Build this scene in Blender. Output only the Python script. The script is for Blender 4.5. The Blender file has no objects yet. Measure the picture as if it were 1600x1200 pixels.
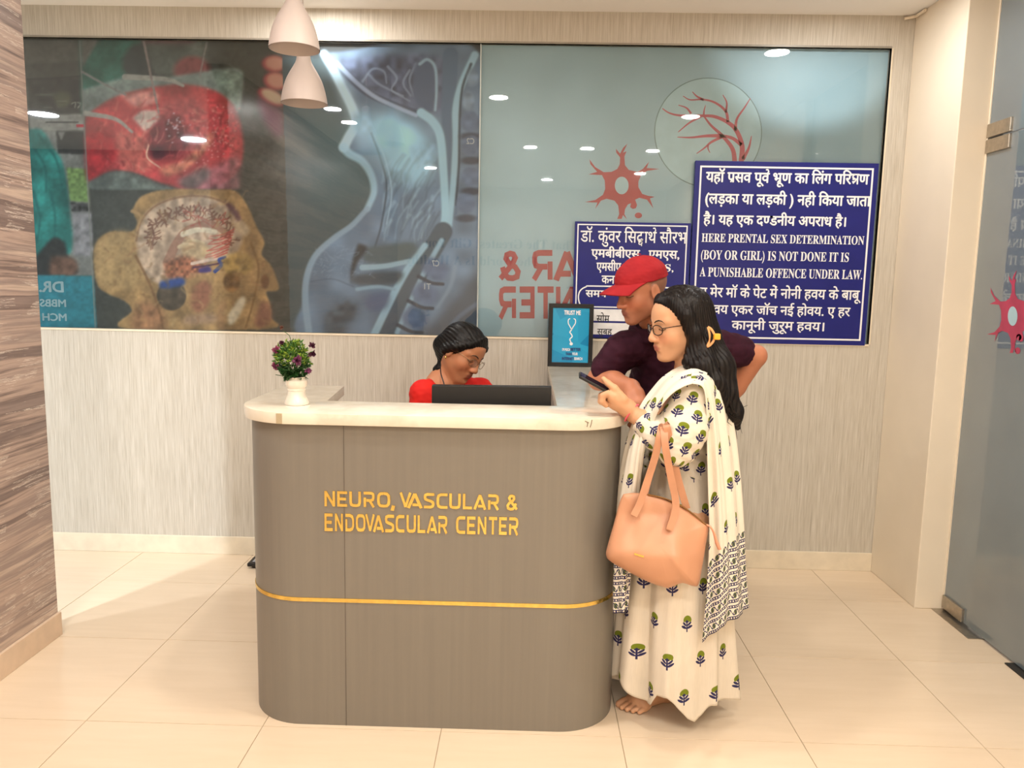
import bpy, bmesh, math, random
import numpy as np
from mathutils import Vector, Matrix
from mathutils.geometry import tessellate_polygon

SC = bpy.context.scene
COL = SC.collection
random.seed(7)
rng = np.random.default_rng(11)

# ------------------------------------------------------------------ camera
CAM_F, CAM_YAW, CAM_PITCH, CAM_ROLL = 1219.5, .0196, .132, .0192
CAM_POS = np.array([0.0, -4.045, 1.5])
def cam_axes():
    cy, sy = math.cos(CAM_YAW), math.sin(CAM_YAW); cp, sp = math.cos(CAM_PITCH), math.sin(CAM_PITCH)
    cr, sr = math.cos(CAM_ROLL), math.sin(CAM_ROLL)
    fwd = np.array([-sy*cp, cy*cp, -sp]); right = np.array([cy, sy, 0.0]); up = np.cross(right, fwd)
    return right*cr + up*sr, -right*sr + up*cr, fwd
CR, CU, CF = cam_axes()
def at(px, py, Y):
    """point of the place seen at a photo pixel, on the vertical plane y = Y"""
    d = CR*(px-800)/CAM_F - CU*(py-600)/CAM_F + CF
    return CAM_POS + d*((Y-CAM_POS[1])/d[1])
def on_z(px, py, Z):
    d = CR*(px-800)/CAM_F - CU*(py-600)/CAM_F + CF
    return CAM_POS + d*((Z-CAM_POS[2])/d[2])
def pix(P):
    d = np.asarray(P, float) - CAM_POS
    z = d@CF
    return 800 + CAM_F*(d@CR)/z, 600 - CAM_F*(d@CU)/z
cam = bpy.data.cameras.new('camera'); cam.sensor_width = 36; cam.lens = CAM_F*36/1600; cam.clip_start = .05
camo = bpy.data.objects.new('camera', cam); COL.objects.link(camo)
M = Matrix.Identity(4)
for i in range(3):
    M[i][0], M[i][1], M[i][2], M[i][3] = CR[i], CU[i], -CF[i], CAM_POS[i]
camo.matrix_world = M
SC.camera = camo

# ------------------------------------------------------------------ world, lights, exposure
SC.view_settings.view_transform = 'Standard'; SC.view_settings.look = 'None'
SC.view_settings.gamma = 1; SC.view_settings.use_curve_mapping = False
SC.view_settings.exposure = 0.2
w = bpy.data.worlds.new('world'); SC.world = w; w.use_nodes = True
w.node_tree.nodes['Background'].inputs[0].default_value = (1, .95, .88, 1)
w.node_tree.nodes['Background'].inputs[1].default_value = .3
CEIL = 2.814
def area(name, loc, size, power, color, rot=(0, 0, 0), shape='DISK', sy=None, spread=math.pi):
    l = bpy.data.lights.new(name, 'AREA'); l.shape = shape; l.size = size
    if sy: l.size_y = sy
    l.energy = power; l.color = color; l.spread = spread
    o = bpy.data.objects.new(name, l); COL.objects.link(o); o.location = loc; o.rotation_euler = rot
    return o
WARM = (1, .925, .82); NEUT = (1, .965, .92); COOL = (.86, .94, 1)
# lobby downlights placed from their reflections and glow, plus unseen ones added as fill
DOWN = [(1.37, -.56, 8, NEUT), (1.24, -2.31, 15, WARM), (1.2, -3.95, 20, WARM), (.54, -3.86, 16, WARM), (-1.57, -2.22, 16, NEUT), (-1.56, -2.74, 12, NEUT), (-.02, -3.84, 12, WARM), (-1.02, -.3, 9, NEUT), (-.25, -1.75, 13, WARM), (1.3, -5.6, 24, WARM), (-1.2, -5.4, 24, NEUT), (.2, -6.3, 24, NEUT)]
for x, y, p, c in DOWN:
    area('downlight_and_fill', (x, y, CEIL-.012), .13, p, c)
# cool bright ceiling light of the passage that opens on the left behind the stone partition
area('passage_light', (-3.3, -3.7, CEIL-.012), .22, 190, COOL)
area('passage_light', (-4.1, -2.6, CEIL-.012), .22, 60, COOL)

# ------------------------------------------------------------------ helpers
def lin(c):
    c = np.asarray(c, float)/255.0
    return np.where(c <= .04045, c/12.92, ((c+.055)/1.055)**2.4)
def rgba(c): return (*[float(v) for v in lin(c)], 1.0)
class NT:
    """small node-expression helper"""
    def __init__(s, name, **pr):
        s.m = bpy.data.materials.new(name); s.m.use_nodes = True
        s.t = s.m.node_tree; s.b = s.t.nodes['Principled BSDF']
        for k, v in pr.items(): s.set(k, v)
    def set(s, k, v):
        i = s.b.inputs[k.replace('_', ' ')]
        s._in(i, v)
    def _in(s, i, v):
        if isinstance(v, bpy.types.NodeSocket): s.t.links.new(v, i)
        else: i.default_value = v
    def n(s, typ, ins=None, **at_):
        nd = s.t.nodes.new(typ)
        for k, v in at_.items(): setattr(nd, k, v)
        for k, v in (ins or {}).items(): s._in(nd.inputs[k], v)
        return nd
    def m_(s, op, a, b=0.0, c=0.0):
        nd = s.t.nodes.new('ShaderNodeMath'); nd.operation = op
        for i, v in zip(nd.inputs, (a, b, c)): s._in(i, v)
        return nd.outputs[0]
    def mix(s, f, a, b):
        nd = s.t.nodes.new('ShaderNodeMix'); nd.data_type = 'RGBA'
        s._in(nd.inputs[0], f); s._in(nd.inputs[6], a); s._in(nd.inputs[7], b)
        return nd.outputs[2]
    def obj(s, scale=(1, 1, 1), kind='Object', rot=(0, 0, 0)):
        tc = s.n('ShaderNodeTexCoord')
        return s.n('ShaderNodeMapping', {'Vector': tc.outputs[kind], 'Scale': scale, 'Rotation': rot}).outputs[0]
    def noise(s, vec, scale=5, detail=3, rough=.5):
        return s.n('ShaderNodeTexNoise', {'Vector': vec, 'Scale': scale, 'Detail': detail, 'Roughness': rough}).outputs[0]
    def ramp(s, f, stops):
        nd = s.n('ShaderNodeValToRGB', {0: f}); e = nd.color_ramp.elements
        while len(e) < len(stops): e.new(.5)
        for el, (p, c) in zip(e, stops): el.position = p; el.color = c if len(c) == 4 else rgba(c)
        return nd.outputs[0]
    def bump(s, h, strength=.2, dist=.01):
        s.set('Normal', s.n('ShaderNodeBump', {'Height': h, 'Strength': strength, 'Distance': dist}).outputs[0])
def plain(name, c, rough=.5, metal=0., spec=.5, coat=0., var=.06, vs=14):
    t = NT(name, Roughness=rough, Metallic=metal); t.b.inputs['Specular IOR Level'].default_value = spec
    t.b.inputs['Coat Weight'].default_value = coat
    c = np.asarray(c, float)
    t.set('Base Color', t.ramp(t.noise(t.obj(), vs, 3), [(.3, rgba(c*(1-var))), (.7, rgba(np.minimum(c*(1+var), 255)))]))
    return t.m
def vcol_mat(name, rough=.5, spec=.5, coat=0., sss=0., bump=None, attr='Col', mul=None):
    t = NT(name, Roughness=rough); t.b.inputs['Specular IOR Level'].default_value = spec
    t.b.inputs['Coat Weight'].default_value = coat
    a = t.n('ShaderNodeVertexColor', layer_name=attr).outputs[0]
    t.set('Base Color', a)
    if bump: t.bump(t.noise(t.obj(), bump[0], 3), bump[1], bump[2])
    return t.m

def make_mesh(name, V, Fs, mats=None, smooth=False, uv=None, col=None, mi=None):
    V = np.asarray(V, np.float32)
    me = bpy.data.meshes.new(name)
    if isinstance(Fs, np.ndarray):
        k = Fs.shape[1]; nf = len(Fs)
        me.vertices.add(len(V)); me.vertices.foreach_set('co', V.ravel())
        me.loops.add(nf*k); me.loops.foreach_set('vertex_index', Fs.astype(np.int32).ravel())
        me.polygons.add(nf); me.polygons.foreach_set('loop_start', np.arange(0, nf*k, k, dtype=np.int32))
        me.update(calc_edges=True); me.validate()
    else:
        me.from_pydata([tuple(map(float, v)) for v in V], [], [tuple(f) for f in Fs]); me.update()
    if smooth: me.polygons.foreach_set('use_smooth', np.ones(len(me.polygons), bool))
    if uv is not None:
        lv = np.zeros(len(me.loops), np.int32); me.loops.foreach_get('vertex_index', lv)
        l = me.uv_layers.new(name='UVMap'); l.data.foreach_set('uv', np.asarray(uv, np.float32)[lv].ravel())
    if col is not None:
        c4 = np.ones((len(V), 4), np.float32); c4[:, :3] = col
        a = me.color_attributes.new('Col', 'FLOAT_COLOR', 'POINT'); a.data.foreach_set('color', c4.ravel())
    for m in (mats if isinstance(mats, (list, tuple)) else [mats] if mats else []): me.materials.append(m)
    if mi is not None: me.polygons.foreach_set('material_index', np.asarray(mi, np.int32))
    return me
def link(name, me, parent=None, label=None, cat=None, group=None, kind=None, loc=None):
    o = bpy.data.objects.new(name, me); COL.objects.link(o)
    if parent is not None:
        o.parent = parent
        if parent.type == 'EMPTY': o.matrix_parent_inverse = Matrix.Translation(parent.location).inverted()
    if loc is not None: o.location = loc
    for k, v in (('label', label), ('category', cat), ('group', group), ('kind', kind)):
        if v: o[k] = v
    return o
def empty(name, label, cat, loc=(0, 0, 0), group=None):
    return link(name, None, None, label, cat, group, None, loc)
class MB:
    """collects shapes into one mesh"""
    def __init__(s): s.V = []; s.F = []
    def add(s, V, F):
        o = len(s.V); s.V += [tuple(map(float, v)) for v in V]; s.F += [tuple(int(i)+o for i in f) for f in F]; return s
    def box(s, lo, hi):
        x0, y0, z0 = lo; x1, y1, z1 = hi
        return s.add([(x0, y0, z0), (x1, y0, z0), (x1, y1, z0), (x0, y1, z0), (x0, y0, z1), (x1, y0, z1), (x1, y1, z1), (x0, y1, z1)],
              [(0, 3, 2, 1), (4, 5, 6, 7), (0, 1, 5, 4), (1, 2, 6, 5), (2, 3, 7, 6), (3, 0, 4, 7)])
    def lathe(s, prof, c=(0, 0, 0), n=32):
        V = []; F = []; m = len(prof)
        for i in range(n):
            a = 2*math.pi*i/n
            V += [(c[0]+r*math.cos(a), c[1]+r*math.sin(a), c[2]+z) for r, z in prof]
        for i in range(n):
            for j in range(m-1):
                a, b = i*m+j, ((i+1) % n)*m+j; F.append((a, b, b+1, a+1))
        return s.add(V, F)
    def tube(s, pts, r, n=8, cap=True, flat=1.0, upv=None):
        P = [np.asarray(p, float) for p in pts]; k = len(P)
        rs = r if hasattr(r, '__len__') else [r]*k
        V = []; F = []; ref = np.array(upv if upv is not None else (0.13, .2, 1.0)); ref = ref/np.linalg.norm(ref)
        for i in range(k):
            t = P[min(i+1, k-1)]-P[max(i-1, 0)]; t = t/(np.linalg.norm(t)+1e-9)
            u = np.cross(t, ref); nu = np.linalg.norm(u)
            u = u/nu if nu > 1e-4 else np.cross(t, (1, 0, 0)); v = np.cross(u, t)
            for q in range(n):
                a = 2*math.pi*q/n; V.append(P[i]+rs[i]*(math.cos(a)*u+flat*math.sin(a)*v))
        for i in range(k-1):
            for q in range(n):
                a = i*n+q; b = i*n+(q+1) % n; F.append((a, b, b+n, a+n))
        if cap: F.append(tuple(range(n-1, -1, -1))); F.append(tuple(range((k-1)*n, k*n)))
        return s.add(V, F)
    def prism(s, poly, z0, z1, axis=2):
        """polygon (2d list) extruded; axis = extrusion axis"""
        n = len(poly); tri = tessellate_polygon([[Vector((p[0], p[1], 0)) for p in poly]])
        def P(p, z): return (p[0], p[1], z) if axis == 2 else (p[0], z, p[1]) if axis == 1 else (z, p[0], p[1])
        V = [P(p, z0) for p in poly]+[P(p, z1) for p in poly]
        F = [tuple(t) for t in tri]+[tuple(i+n for i in reversed(t)) for t in tri]+[(i, (i+1) % n, (i+1) % n+n, i+n) for i in range(n)]
        return s.add(V, F)
    def mesh(s, name, mat, smooth=False, fix=True, bevel=0):
        me = make_mesh(name, s.V, s.F, mat)
        if fix or bevel:
            bm = bmesh.new(); bm.from_mesh(me); bmesh.ops.recalc_face_normals(bm, faces=bm.faces)
            if bevel:
                es = [e for e in bm.edges if len(e.link_faces) == 2 and e.calc_face_angle(0) > .6]
                bmesh.ops.bevel(bm, geom=es, offset=bevel, segments=2, affect='EDGES', profile=.5)
            bm.to_mesh(me); bm.free()
        if smooth:
            me.polygons.foreach_set('use_smooth', np.ones(len(me.polygons), bool))
            me.set_sharp_from_angle(angle=math.radians(42))
        return me
    def obj(s, name, mat, parent=None, smooth=False, bevel=0, **kw):
        return link(name, s.mesh(name, mat, smooth, True, bevel), parent, **kw)
def spline(P, n=8):
    """Catmull-Rom through points (any dimension)"""
    P = np.asarray(P, float); Q = np.vstack([2*P[0]-P[1], P, 2*P[-1]-P[-2]]); out = []
    for i in range(len(P)-1):
        p0, p1, p2, p3 = Q[i:i+4]
        for t in np.linspace(0, 1, n, endpoint=False):
            out.append(.5*((2*p1)+(-p0+p2)*t+(2*p0-5*p1+4*p2-p3)*t*t+(-p0+3*p1-3*p2+p3)*t**3))
    return np.array(out+[P[-1]])
def lerp_tab(x, xs, ys): return np.interp(x, xs, ys)

# ---------------------------------------------------------------- implicit surfaces (smooth unions -> one skin)
class Field:
    def __init__(s, lo, hi, h):
        s.h = h; s.lo = np.array(lo, np.float32)
        s.n = np.ceil((np.array(hi)-np.array(lo))/h).astype(int)+1
        s.ax = [s.lo[i]+h*np.arange(s.n[i], dtype=np.float32) for i in range(3)]
        s.d = np.full(s.n, .2, np.float32)
    def _box(s, lo, hi):
        a = np.maximum(((np.asarray(lo)-s.lo)/s.h).astype(int), 0); b = np.minimum(((np.asarray(hi)-s.lo)/s.h).astype(int)+2, s.n)
        if (b <= a).any(): return None
        sl = tuple(slice(a[i], b[i]) for i in range(3))
        return sl, s.ax[0][sl[0]][:, None, None], s.ax[1][sl[1]][None, :, None], s.ax[2][sl[2]][None, None, :]
    def _comb(s, sl, v, k, op):
        d = s.d[sl]
        if op == 's': v = -v
        if k <= 0:
            s.d[sl] = np.minimum(d, v) if op == 'u' else np.maximum(d, v); return
        if op == 'u':
            h = np.clip(.5+.5*(d-v)/k, 0, 1); s.d[sl] = d+(v-d)*h-k*h*(1-h)
        else:
            h = np.clip(.5+.5*(v-d)/k, 0, 1); s.d[sl] = d+(v-d)*h+k*h*(1-h)
    def cone(s, a, b, ra, rb=None, k=.01, op='u'):
        a = np.asarray(a, np.float32); b = np.asarray(b, np.float32); rb = ra if rb is None else rb
        m = max(ra, rb)+k+3*s.h
        bx = s._box(np.minimum(a, b)-m, np.maximum(a, b)+m)
        if bx is None: return s
        sl, x, y, z = bx; e = b-a; L = float(e@e)+1e-12
        t = np.clip(((x-a[0])*e[0]+(y-a[1])*e[1]+(z-a[2])*e[2])/L, 0, 1)
        v = np.sqrt((x-a[0]-t*e[0])**2+(y-a[1]-t*e[1])**2+(z-a[2]-t*e[2])**2)-(ra+(rb-ra)*t)
        s._comb(sl, v, k, op); return s
    def chain(s, P, R, k=.01):
        for i in range(len(P)-1): s.cone(P[i], P[i+1], R[i], R[i+1], k)
        return s
    def ell(s, c, r, M=None, k=.01, op='u'):
        c = np.asarray(c, np.float32); r = np.asarray(r, np.float32); M = np.eye(3) if M is None else np.asarray(M)
        m = r.max()+k+3*s.h; bx = s._box(c-m, c+m)
        if bx is None: return s
        sl, x, y, z = bx; x = x-c[0]; y = y-c[1]; z = z-c[2]; l2 = 0; g2 = 0
        for i in range(3):
            q = (x*M[0, i]+y*M[1, i]+z*M[2, i])/r[i]; l2 = l2+q*q; g2 = g2+(q/r[i])**2
        l = np.sqrt(l2); v = np.where(g2 > 1e-9, l*(l-1)/np.sqrt(g2+1e-12), -r.min())
        s._comb(sl, v.astype(np.float32), k, op); return s
    def cut(s, p, n, k=0.0):
        """drop everything on the side n points to"""
        n = np.asarray(n, float); n = n/np.linalg.norm(n); p = np.asarray(p, float)
        v = ((s.ax[0][:, None, None]-p[0])*n[0]+(s.ax[1][None, :, None]-p[1])*n[1]+(s.ax[2][None, None, :]-p[2])*n[2]).astype(np.float32)
        s._comb((slice(None),)*3, -v, k, 's'); return s
    def grow(s, v): s.d -= v; return s
    def copy(s):
        o = object.__new__(Field); o.__dict__.update(s.__dict__); o.d = s.d.copy(); return o
    def surf(s, relax=1):
        d = s.d.copy(); d[0] = d[-1] = 1; d[:, 0] = d[:, -1] = 1; d[:, :, 0] = d[:, :, -1] = 1
        ins = d < 0; n = np.array(d.shape)
        cnt = np.zeros(n-1, np.int8)
        for i in (0, 1):
            for j in (0, 1):
                for k in (0, 1): cnt += ins[i:n[0]-1+i, j:n[1]-1+j, k:n[2]-1+k]
        cells = np.argwhere((cnt > 0) & (cnt < 8)); idx = -np.ones(n-1, np.int32)
        idx[tuple(cells.T)] = np.arange(len(cells))
        acc = np.zeros((len(cells), 3)); num = np.zeros(len(cells))
        C = [(i, j, k) for i in (0, 1) for j in (0, 1) for k in (0, 1)]
        val = {c: d[cells[:, 0]+c[0], cells[:, 1]+c[1], cells[:, 2]+c[2]] for c in C}
        for c in C:
            for a in range(3):
                if c[a]: continue
                c2 = list(c); c2[a] = 1; c2 = tuple(c2); va, vb = val[c], val[c2]; m = (va < 0) != (vb < 0)
                t = np.where(m, va/np.where(m, va-vb, 1), 0)
                pt = np.tile(np.array(c, float), (len(cells), 1)); pt[:, a] = t
                acc += pt*m[:, None]; num += m
        V = s.lo+s.h*(cells+acc/num[:, None]); Q = []
        for a in range(3):
            b, c = (a+1) % 3, (a+2) % 3
            sl0 = [slice(1, -1)]*3; sl1 = [slice(1, -1)]*3; sl0[a] = slice(0, -1); sl1[a] = slice(1, None)
            A, B = ins[tuple(sl0)], ins[tuple(sl1)]
            e = np.argwhere(A != B); off = np.ones(3, int); off[a] = 0; e2 = e+off
            fl = A[tuple(e.T)]
            def g(db, dc):
                p = e2.copy(); p[:, b] += db; p[:, c] += dc; return idx[tuple(p.T)]
            q = np.stack([g(-1, -1), g(0, -1), g(0, 0), g(-1, 0)], 1)
            q[~fl] = q[~fl][:, ::-1]; Q.append(q)
        Q = np.vstack(Q); Q = Q[(Q >= 0).all(1)]
        for _ in range(relax):
            S = np.zeros_like(V); c_ = np.zeros(len(V))
            for i in range(4):
                np.add.at(S, Q[:, i], V[Q[:, (i+1) % 4]]+V[Q[:, (i+3) % 4]]); np.add.at(c_, Q[:, i], 2)
            V = V*.5+.5*S/np.maximum(c_, 1)[:, None]
        return V, Q
def vnormals(V, Q):
    n = np.cross(V[Q[:, 2]]-V[Q[:, 0]], V[Q[:, 3]]-V[Q[:, 1]]); N = np.zeros_like(V)
    for i in range(4): np.add.at(N, Q[:, i], n)
    return N/(np.linalg.norm(N, axis=1)[:, None]+1e-12)
def frame(f, u):
    f = np.asarray(f, float); f = f/np.linalg.norm(f); u = np.asarray(u, float); u = u-f*(u@f); u = u/np.linalg.norm(u)
    return np.stack([f, np.cross(u, f), u], 1)      # columns: forward, left, up

# ------------------------------------------------------------------ materials of the setting
def wallpaper():
    t = NT('ribbed wallpaper', Roughness=.75)
    a = t.noise(t.obj((210, 210, 6)), 1.0, 2, .6); b = t.noise(t.obj((60, 60, 1.5)), 1.0, 2, .5)
    f = t.m_('ADD', t.m_('MULTIPLY', a, .7), t.m_('MULTIPLY', b, .3))
    t.set('Base Color', t.ramp(f, [(.3, (172, 164, 150)), (.47, (192, 185, 172)), (.66, (208, 202, 191))]))
    t.bump(f, .55, .004); return t.m
def stone():
    t = NT('striated stone laminate', Roughness=.32)
    warp = t.noise(t.obj((.9, .9, 1.2)), 1.0, 2, .5)
    v = t.obj((.3, .3, 9.5), rot=(.05, 0, 0))
    add = t.n('ShaderNodeVectorMath', {0: v, 1: t.n('ShaderNodeCombineXYZ', {2: t.m_('MULTIPLY', warp, 1.0)}).outputs[0]}, operation='ADD').outputs[0]
    a = t.noise(add, 1.25, 8, .62)
    base = t.ramp(a, [(.24, (98, 84, 82)), (.36, (146, 129, 123)), (.44, (116, 101, 97)), (.5, (182, 160, 148)), (.56, (148, 131, 125)), (.63, (200, 179, 164)), (.7, (134, 117, 111)), (.8, (186, 167, 155))])
    vein = t.noise(add, 2.9, 9, .7)
    ridge = t.m_('ABSOLUTE', t.m_('SUBTRACT', vein, .5))
    f = t.m_('MULTIPLY', t.m_('LESS_THAN', ridge, .008), t.m_('GREATER_THAN', t.noise(t.obj((1, 2.2, 4)), 2.0, 2), .52))
    t.set('Base Color', t.mix(t.m_('MULTIPLY', f, .75), base, rgba((226, 214, 202)))); return t.m
def tile_mat():
    t = NT('polished cream tile', Roughness=.16); t.b.inputs['Specular IOR Level'].default_value = .5
    oi = t.n('ShaderNodeObjectInfo').outputs['Random']
    g = t.noise(t.obj((1.2, 9, 1), 'Generated'), 1.6, 4, .55)
    f = t.m_('ADD', t.m_('MULTIPLY', g, .8), t.m_('MULTIPLY', oi, .2))
    t.set('Base Color', t.ramp(f, [(.2, (218, 198, 172)), (.8, (227, 208, 184))]))
    t.set('Roughness', t.m_('ADD', .12, t.m_('MULTIPLY', g, .1))); return t.m
M_PAPER = wallpaper(); M_STONE = stone(); M_TILE = tile_mat()
M_GROUT = plain('tile joint', (165, 147, 122), .8)
M_SKIRT = plain('cream skirting', (226, 214, 192), .3, var=.03)
M_PAINT = plain('cream wall paint', (236, 224, 204), .6, var=.015, vs=3)
M_CEIL = plain('white ceiling paint', (244, 242, 239), .8, var=.01, vs=2)
M_DARKWALL = plain('grey wall paint', (150, 158, 160), .7)
M_DIM = plain('dim brown wall paint', (70, 66, 62), .8)
M_STEEL = plain('brushed steel', (176, 168, 156), .28, metal=.9, var=.05, vs=60)
M_BLACK = plain('black plastic', (18, 18, 19), .38, var=.1)
M_WHITEINK = plain('white print', (238, 240, 244), .45, var=.01)
def glass_mat(name='clear glass', tint=(1, 1, 1, 1), strength=1.0):
    m = bpy.data.materials.new(name); m.use_nodes = True; t = m.node_tree; t.nodes.clear()
    o = t.nodes.new('ShaderNodeOutputMaterial'); mx = t.nodes.new('ShaderNodeMixShader'); tr = t.nodes.new('ShaderNodeBsdfTransparent')
    gl = t.nodes.new('ShaderNodeBsdfGlossy'); gl.inputs['Roughness'].default_value = .015; fr = t.nodes.new('ShaderNodeFresnel'); fr.inputs[0].default_value = 1.5
    tr.inputs[0].default_value = tint
    mu = t.nodes.new('ShaderNodeMath'); mu.operation = 'MULTIPLY'; mu.inputs[1].default_value = strength; t.links.new(fr.outputs[0], mu.inputs[0])
    t.links.new(mu.outputs[0], mx.inputs[0]); t.links.new(tr.outputs[0], mx.inputs[1]); t.links.new(gl.outputs[0], mx.inputs[2]); t.links.new(mx.outputs[0], o.inputs[0])
    return m
M_GLASS = glass_mat('clear window glass', (.98, .99, .985, 1), .95)

# ------------------------------------------------------------------ room shell
XR = 1.852            # face of the right pilaster
XL = -1.93            # face of the stone partition
WX0, WX1, WZ0, WZ1 = -2.75, 1.75, 1.209, 2.661      # glazed opening in the back wall
mb = MB()
mb.box((-5.7, 0, 0), (XR+.2, .14, WZ0)).box((-5.7, 0, WZ1), (XR+.2, .14, CEIL)).box((WX1, 0, WZ0), (XR+.2, .14, WZ1)).box((-5.7, 0, WZ0), (WX0, .14, WZ1))
wall_back = mb.obj('wall_back', M_PAPER, label='ribbed grey-beige wallpapered wall around the long printed window', kind='structure')
MB().box((-5.7, -.014, 0), (XR-.0005, 0, .0985)).obj('baseboard_back', M_SKIRT, bevel=.002, kind='structure', label='cream skirting along the wallpapered back wall')
mb = MB(); mb.box((XL-.13, -7.4, 0), (XL, -.995, CEIL))
mb.obj('wall_left', M_STONE, kind='structure', label='partition clad in brown striated stone laminate')
MB().box((XL, -7.4, 0), (XL+.014, -.992, .099)).obj('baseboard_left', plain('pinkish skirting', (214, 190, 166), .3, var=.03), bevel=.002, kind='structure', label='pinkish beige skirting under the stone partition')
MB().box((XR, -.485, 0), (2.05, 0, CEIL)).obj('wall_right', M_PAINT, bevel=.004, kind='structure', label='plain cream painted pilaster beside the glass door')
MB().box((-5.7, -7.4, CEIL), (3.4, .14, CEIL+.1)).obj('ceiling', M_CEIL, kind='structure', label='white plaster ceiling')
MB().box((-5.85, -7.4, 0), (-5.7, .14, CEIL)).obj('wall_passage', M_DIM, kind='structure', label='dim brown wall at the far side of the passage')
MB().box((-5.7, -4.6, 0), (XL-.13, -4.5, CEIL)).obj('wall_passage_end', M_DIM, kind='structure', label='plain wall closing the passage')
wall_front = MB().box((-5.7, -7.55, 0), (3.4, -7.4, CEIL)).obj('wall_front', M_PAINT, kind='structure', label='cream wall behind the photographer')
MB().box((3.3, -7.4, 0), (3.4, .14, CEIL)).obj('wall_side_room', M_DARKWALL, kind='structure', label='grey wall of the room beyond the glass door')
MB().box((1.94, -7.4, 0), (2.04, -1.72, CEIL)).obj('wall_right_front', M_PAINT, kind='structure', label='plain cream wall in front of the glass door')
# small round bit of cable moulding in the ceiling corner
MB().tube([(XR-.06, -.012, CEIL-.018), (XR-.03, -.015, CEIL-.012), (XR-.012, -.03, CEIL-.012), (XR-.012, -.12, CEIL-.012)], .007, 8).obj('trim_1', M_PAINT, smooth=True, kind='structure', label='thin white cable along the ceiling corner')

# floor: separate tiles on a recessed bed of grout
floor = MB().box((-5.7, -7.4, -.06), (3.3, .0, -.0022)).obj('floor', M_GROUT, kind='structure', label='polished cream tiled floor')
TX, TY, TS, GAP = .337, -.415, .6, .0026
tile_cache = {}
for i in range(-11, 6):
    for j in range(-1, 13):
        x0, x1 = max(TX+TS*i, -5.7), min(TX+TS*(i+1), 3.3); y1, y0 = min(TY-TS*j, -.0005), max(TY-TS*(j+1), -7.4)
        if x1-x0 < .02 or y1-y0 < .02: continue
        if j == -1: y0, y1 = TY, -.0005
        k = (round(x1-x0, 3), round(y1-y0, 3))
        if k not in tile_cache:
            a, b = (x1-x0-GAP)/2, (y1-y0-GAP)/2
            tile_cache[k] = MB().box((-a, -b, -.01), (a, b, 0)).mesh('tile', M_TILE, bevel=.0008)
        link('tile', tile_cache[k], floor, loc=((x0+x1)/2, (y0+y1)/2, 0))

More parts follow.
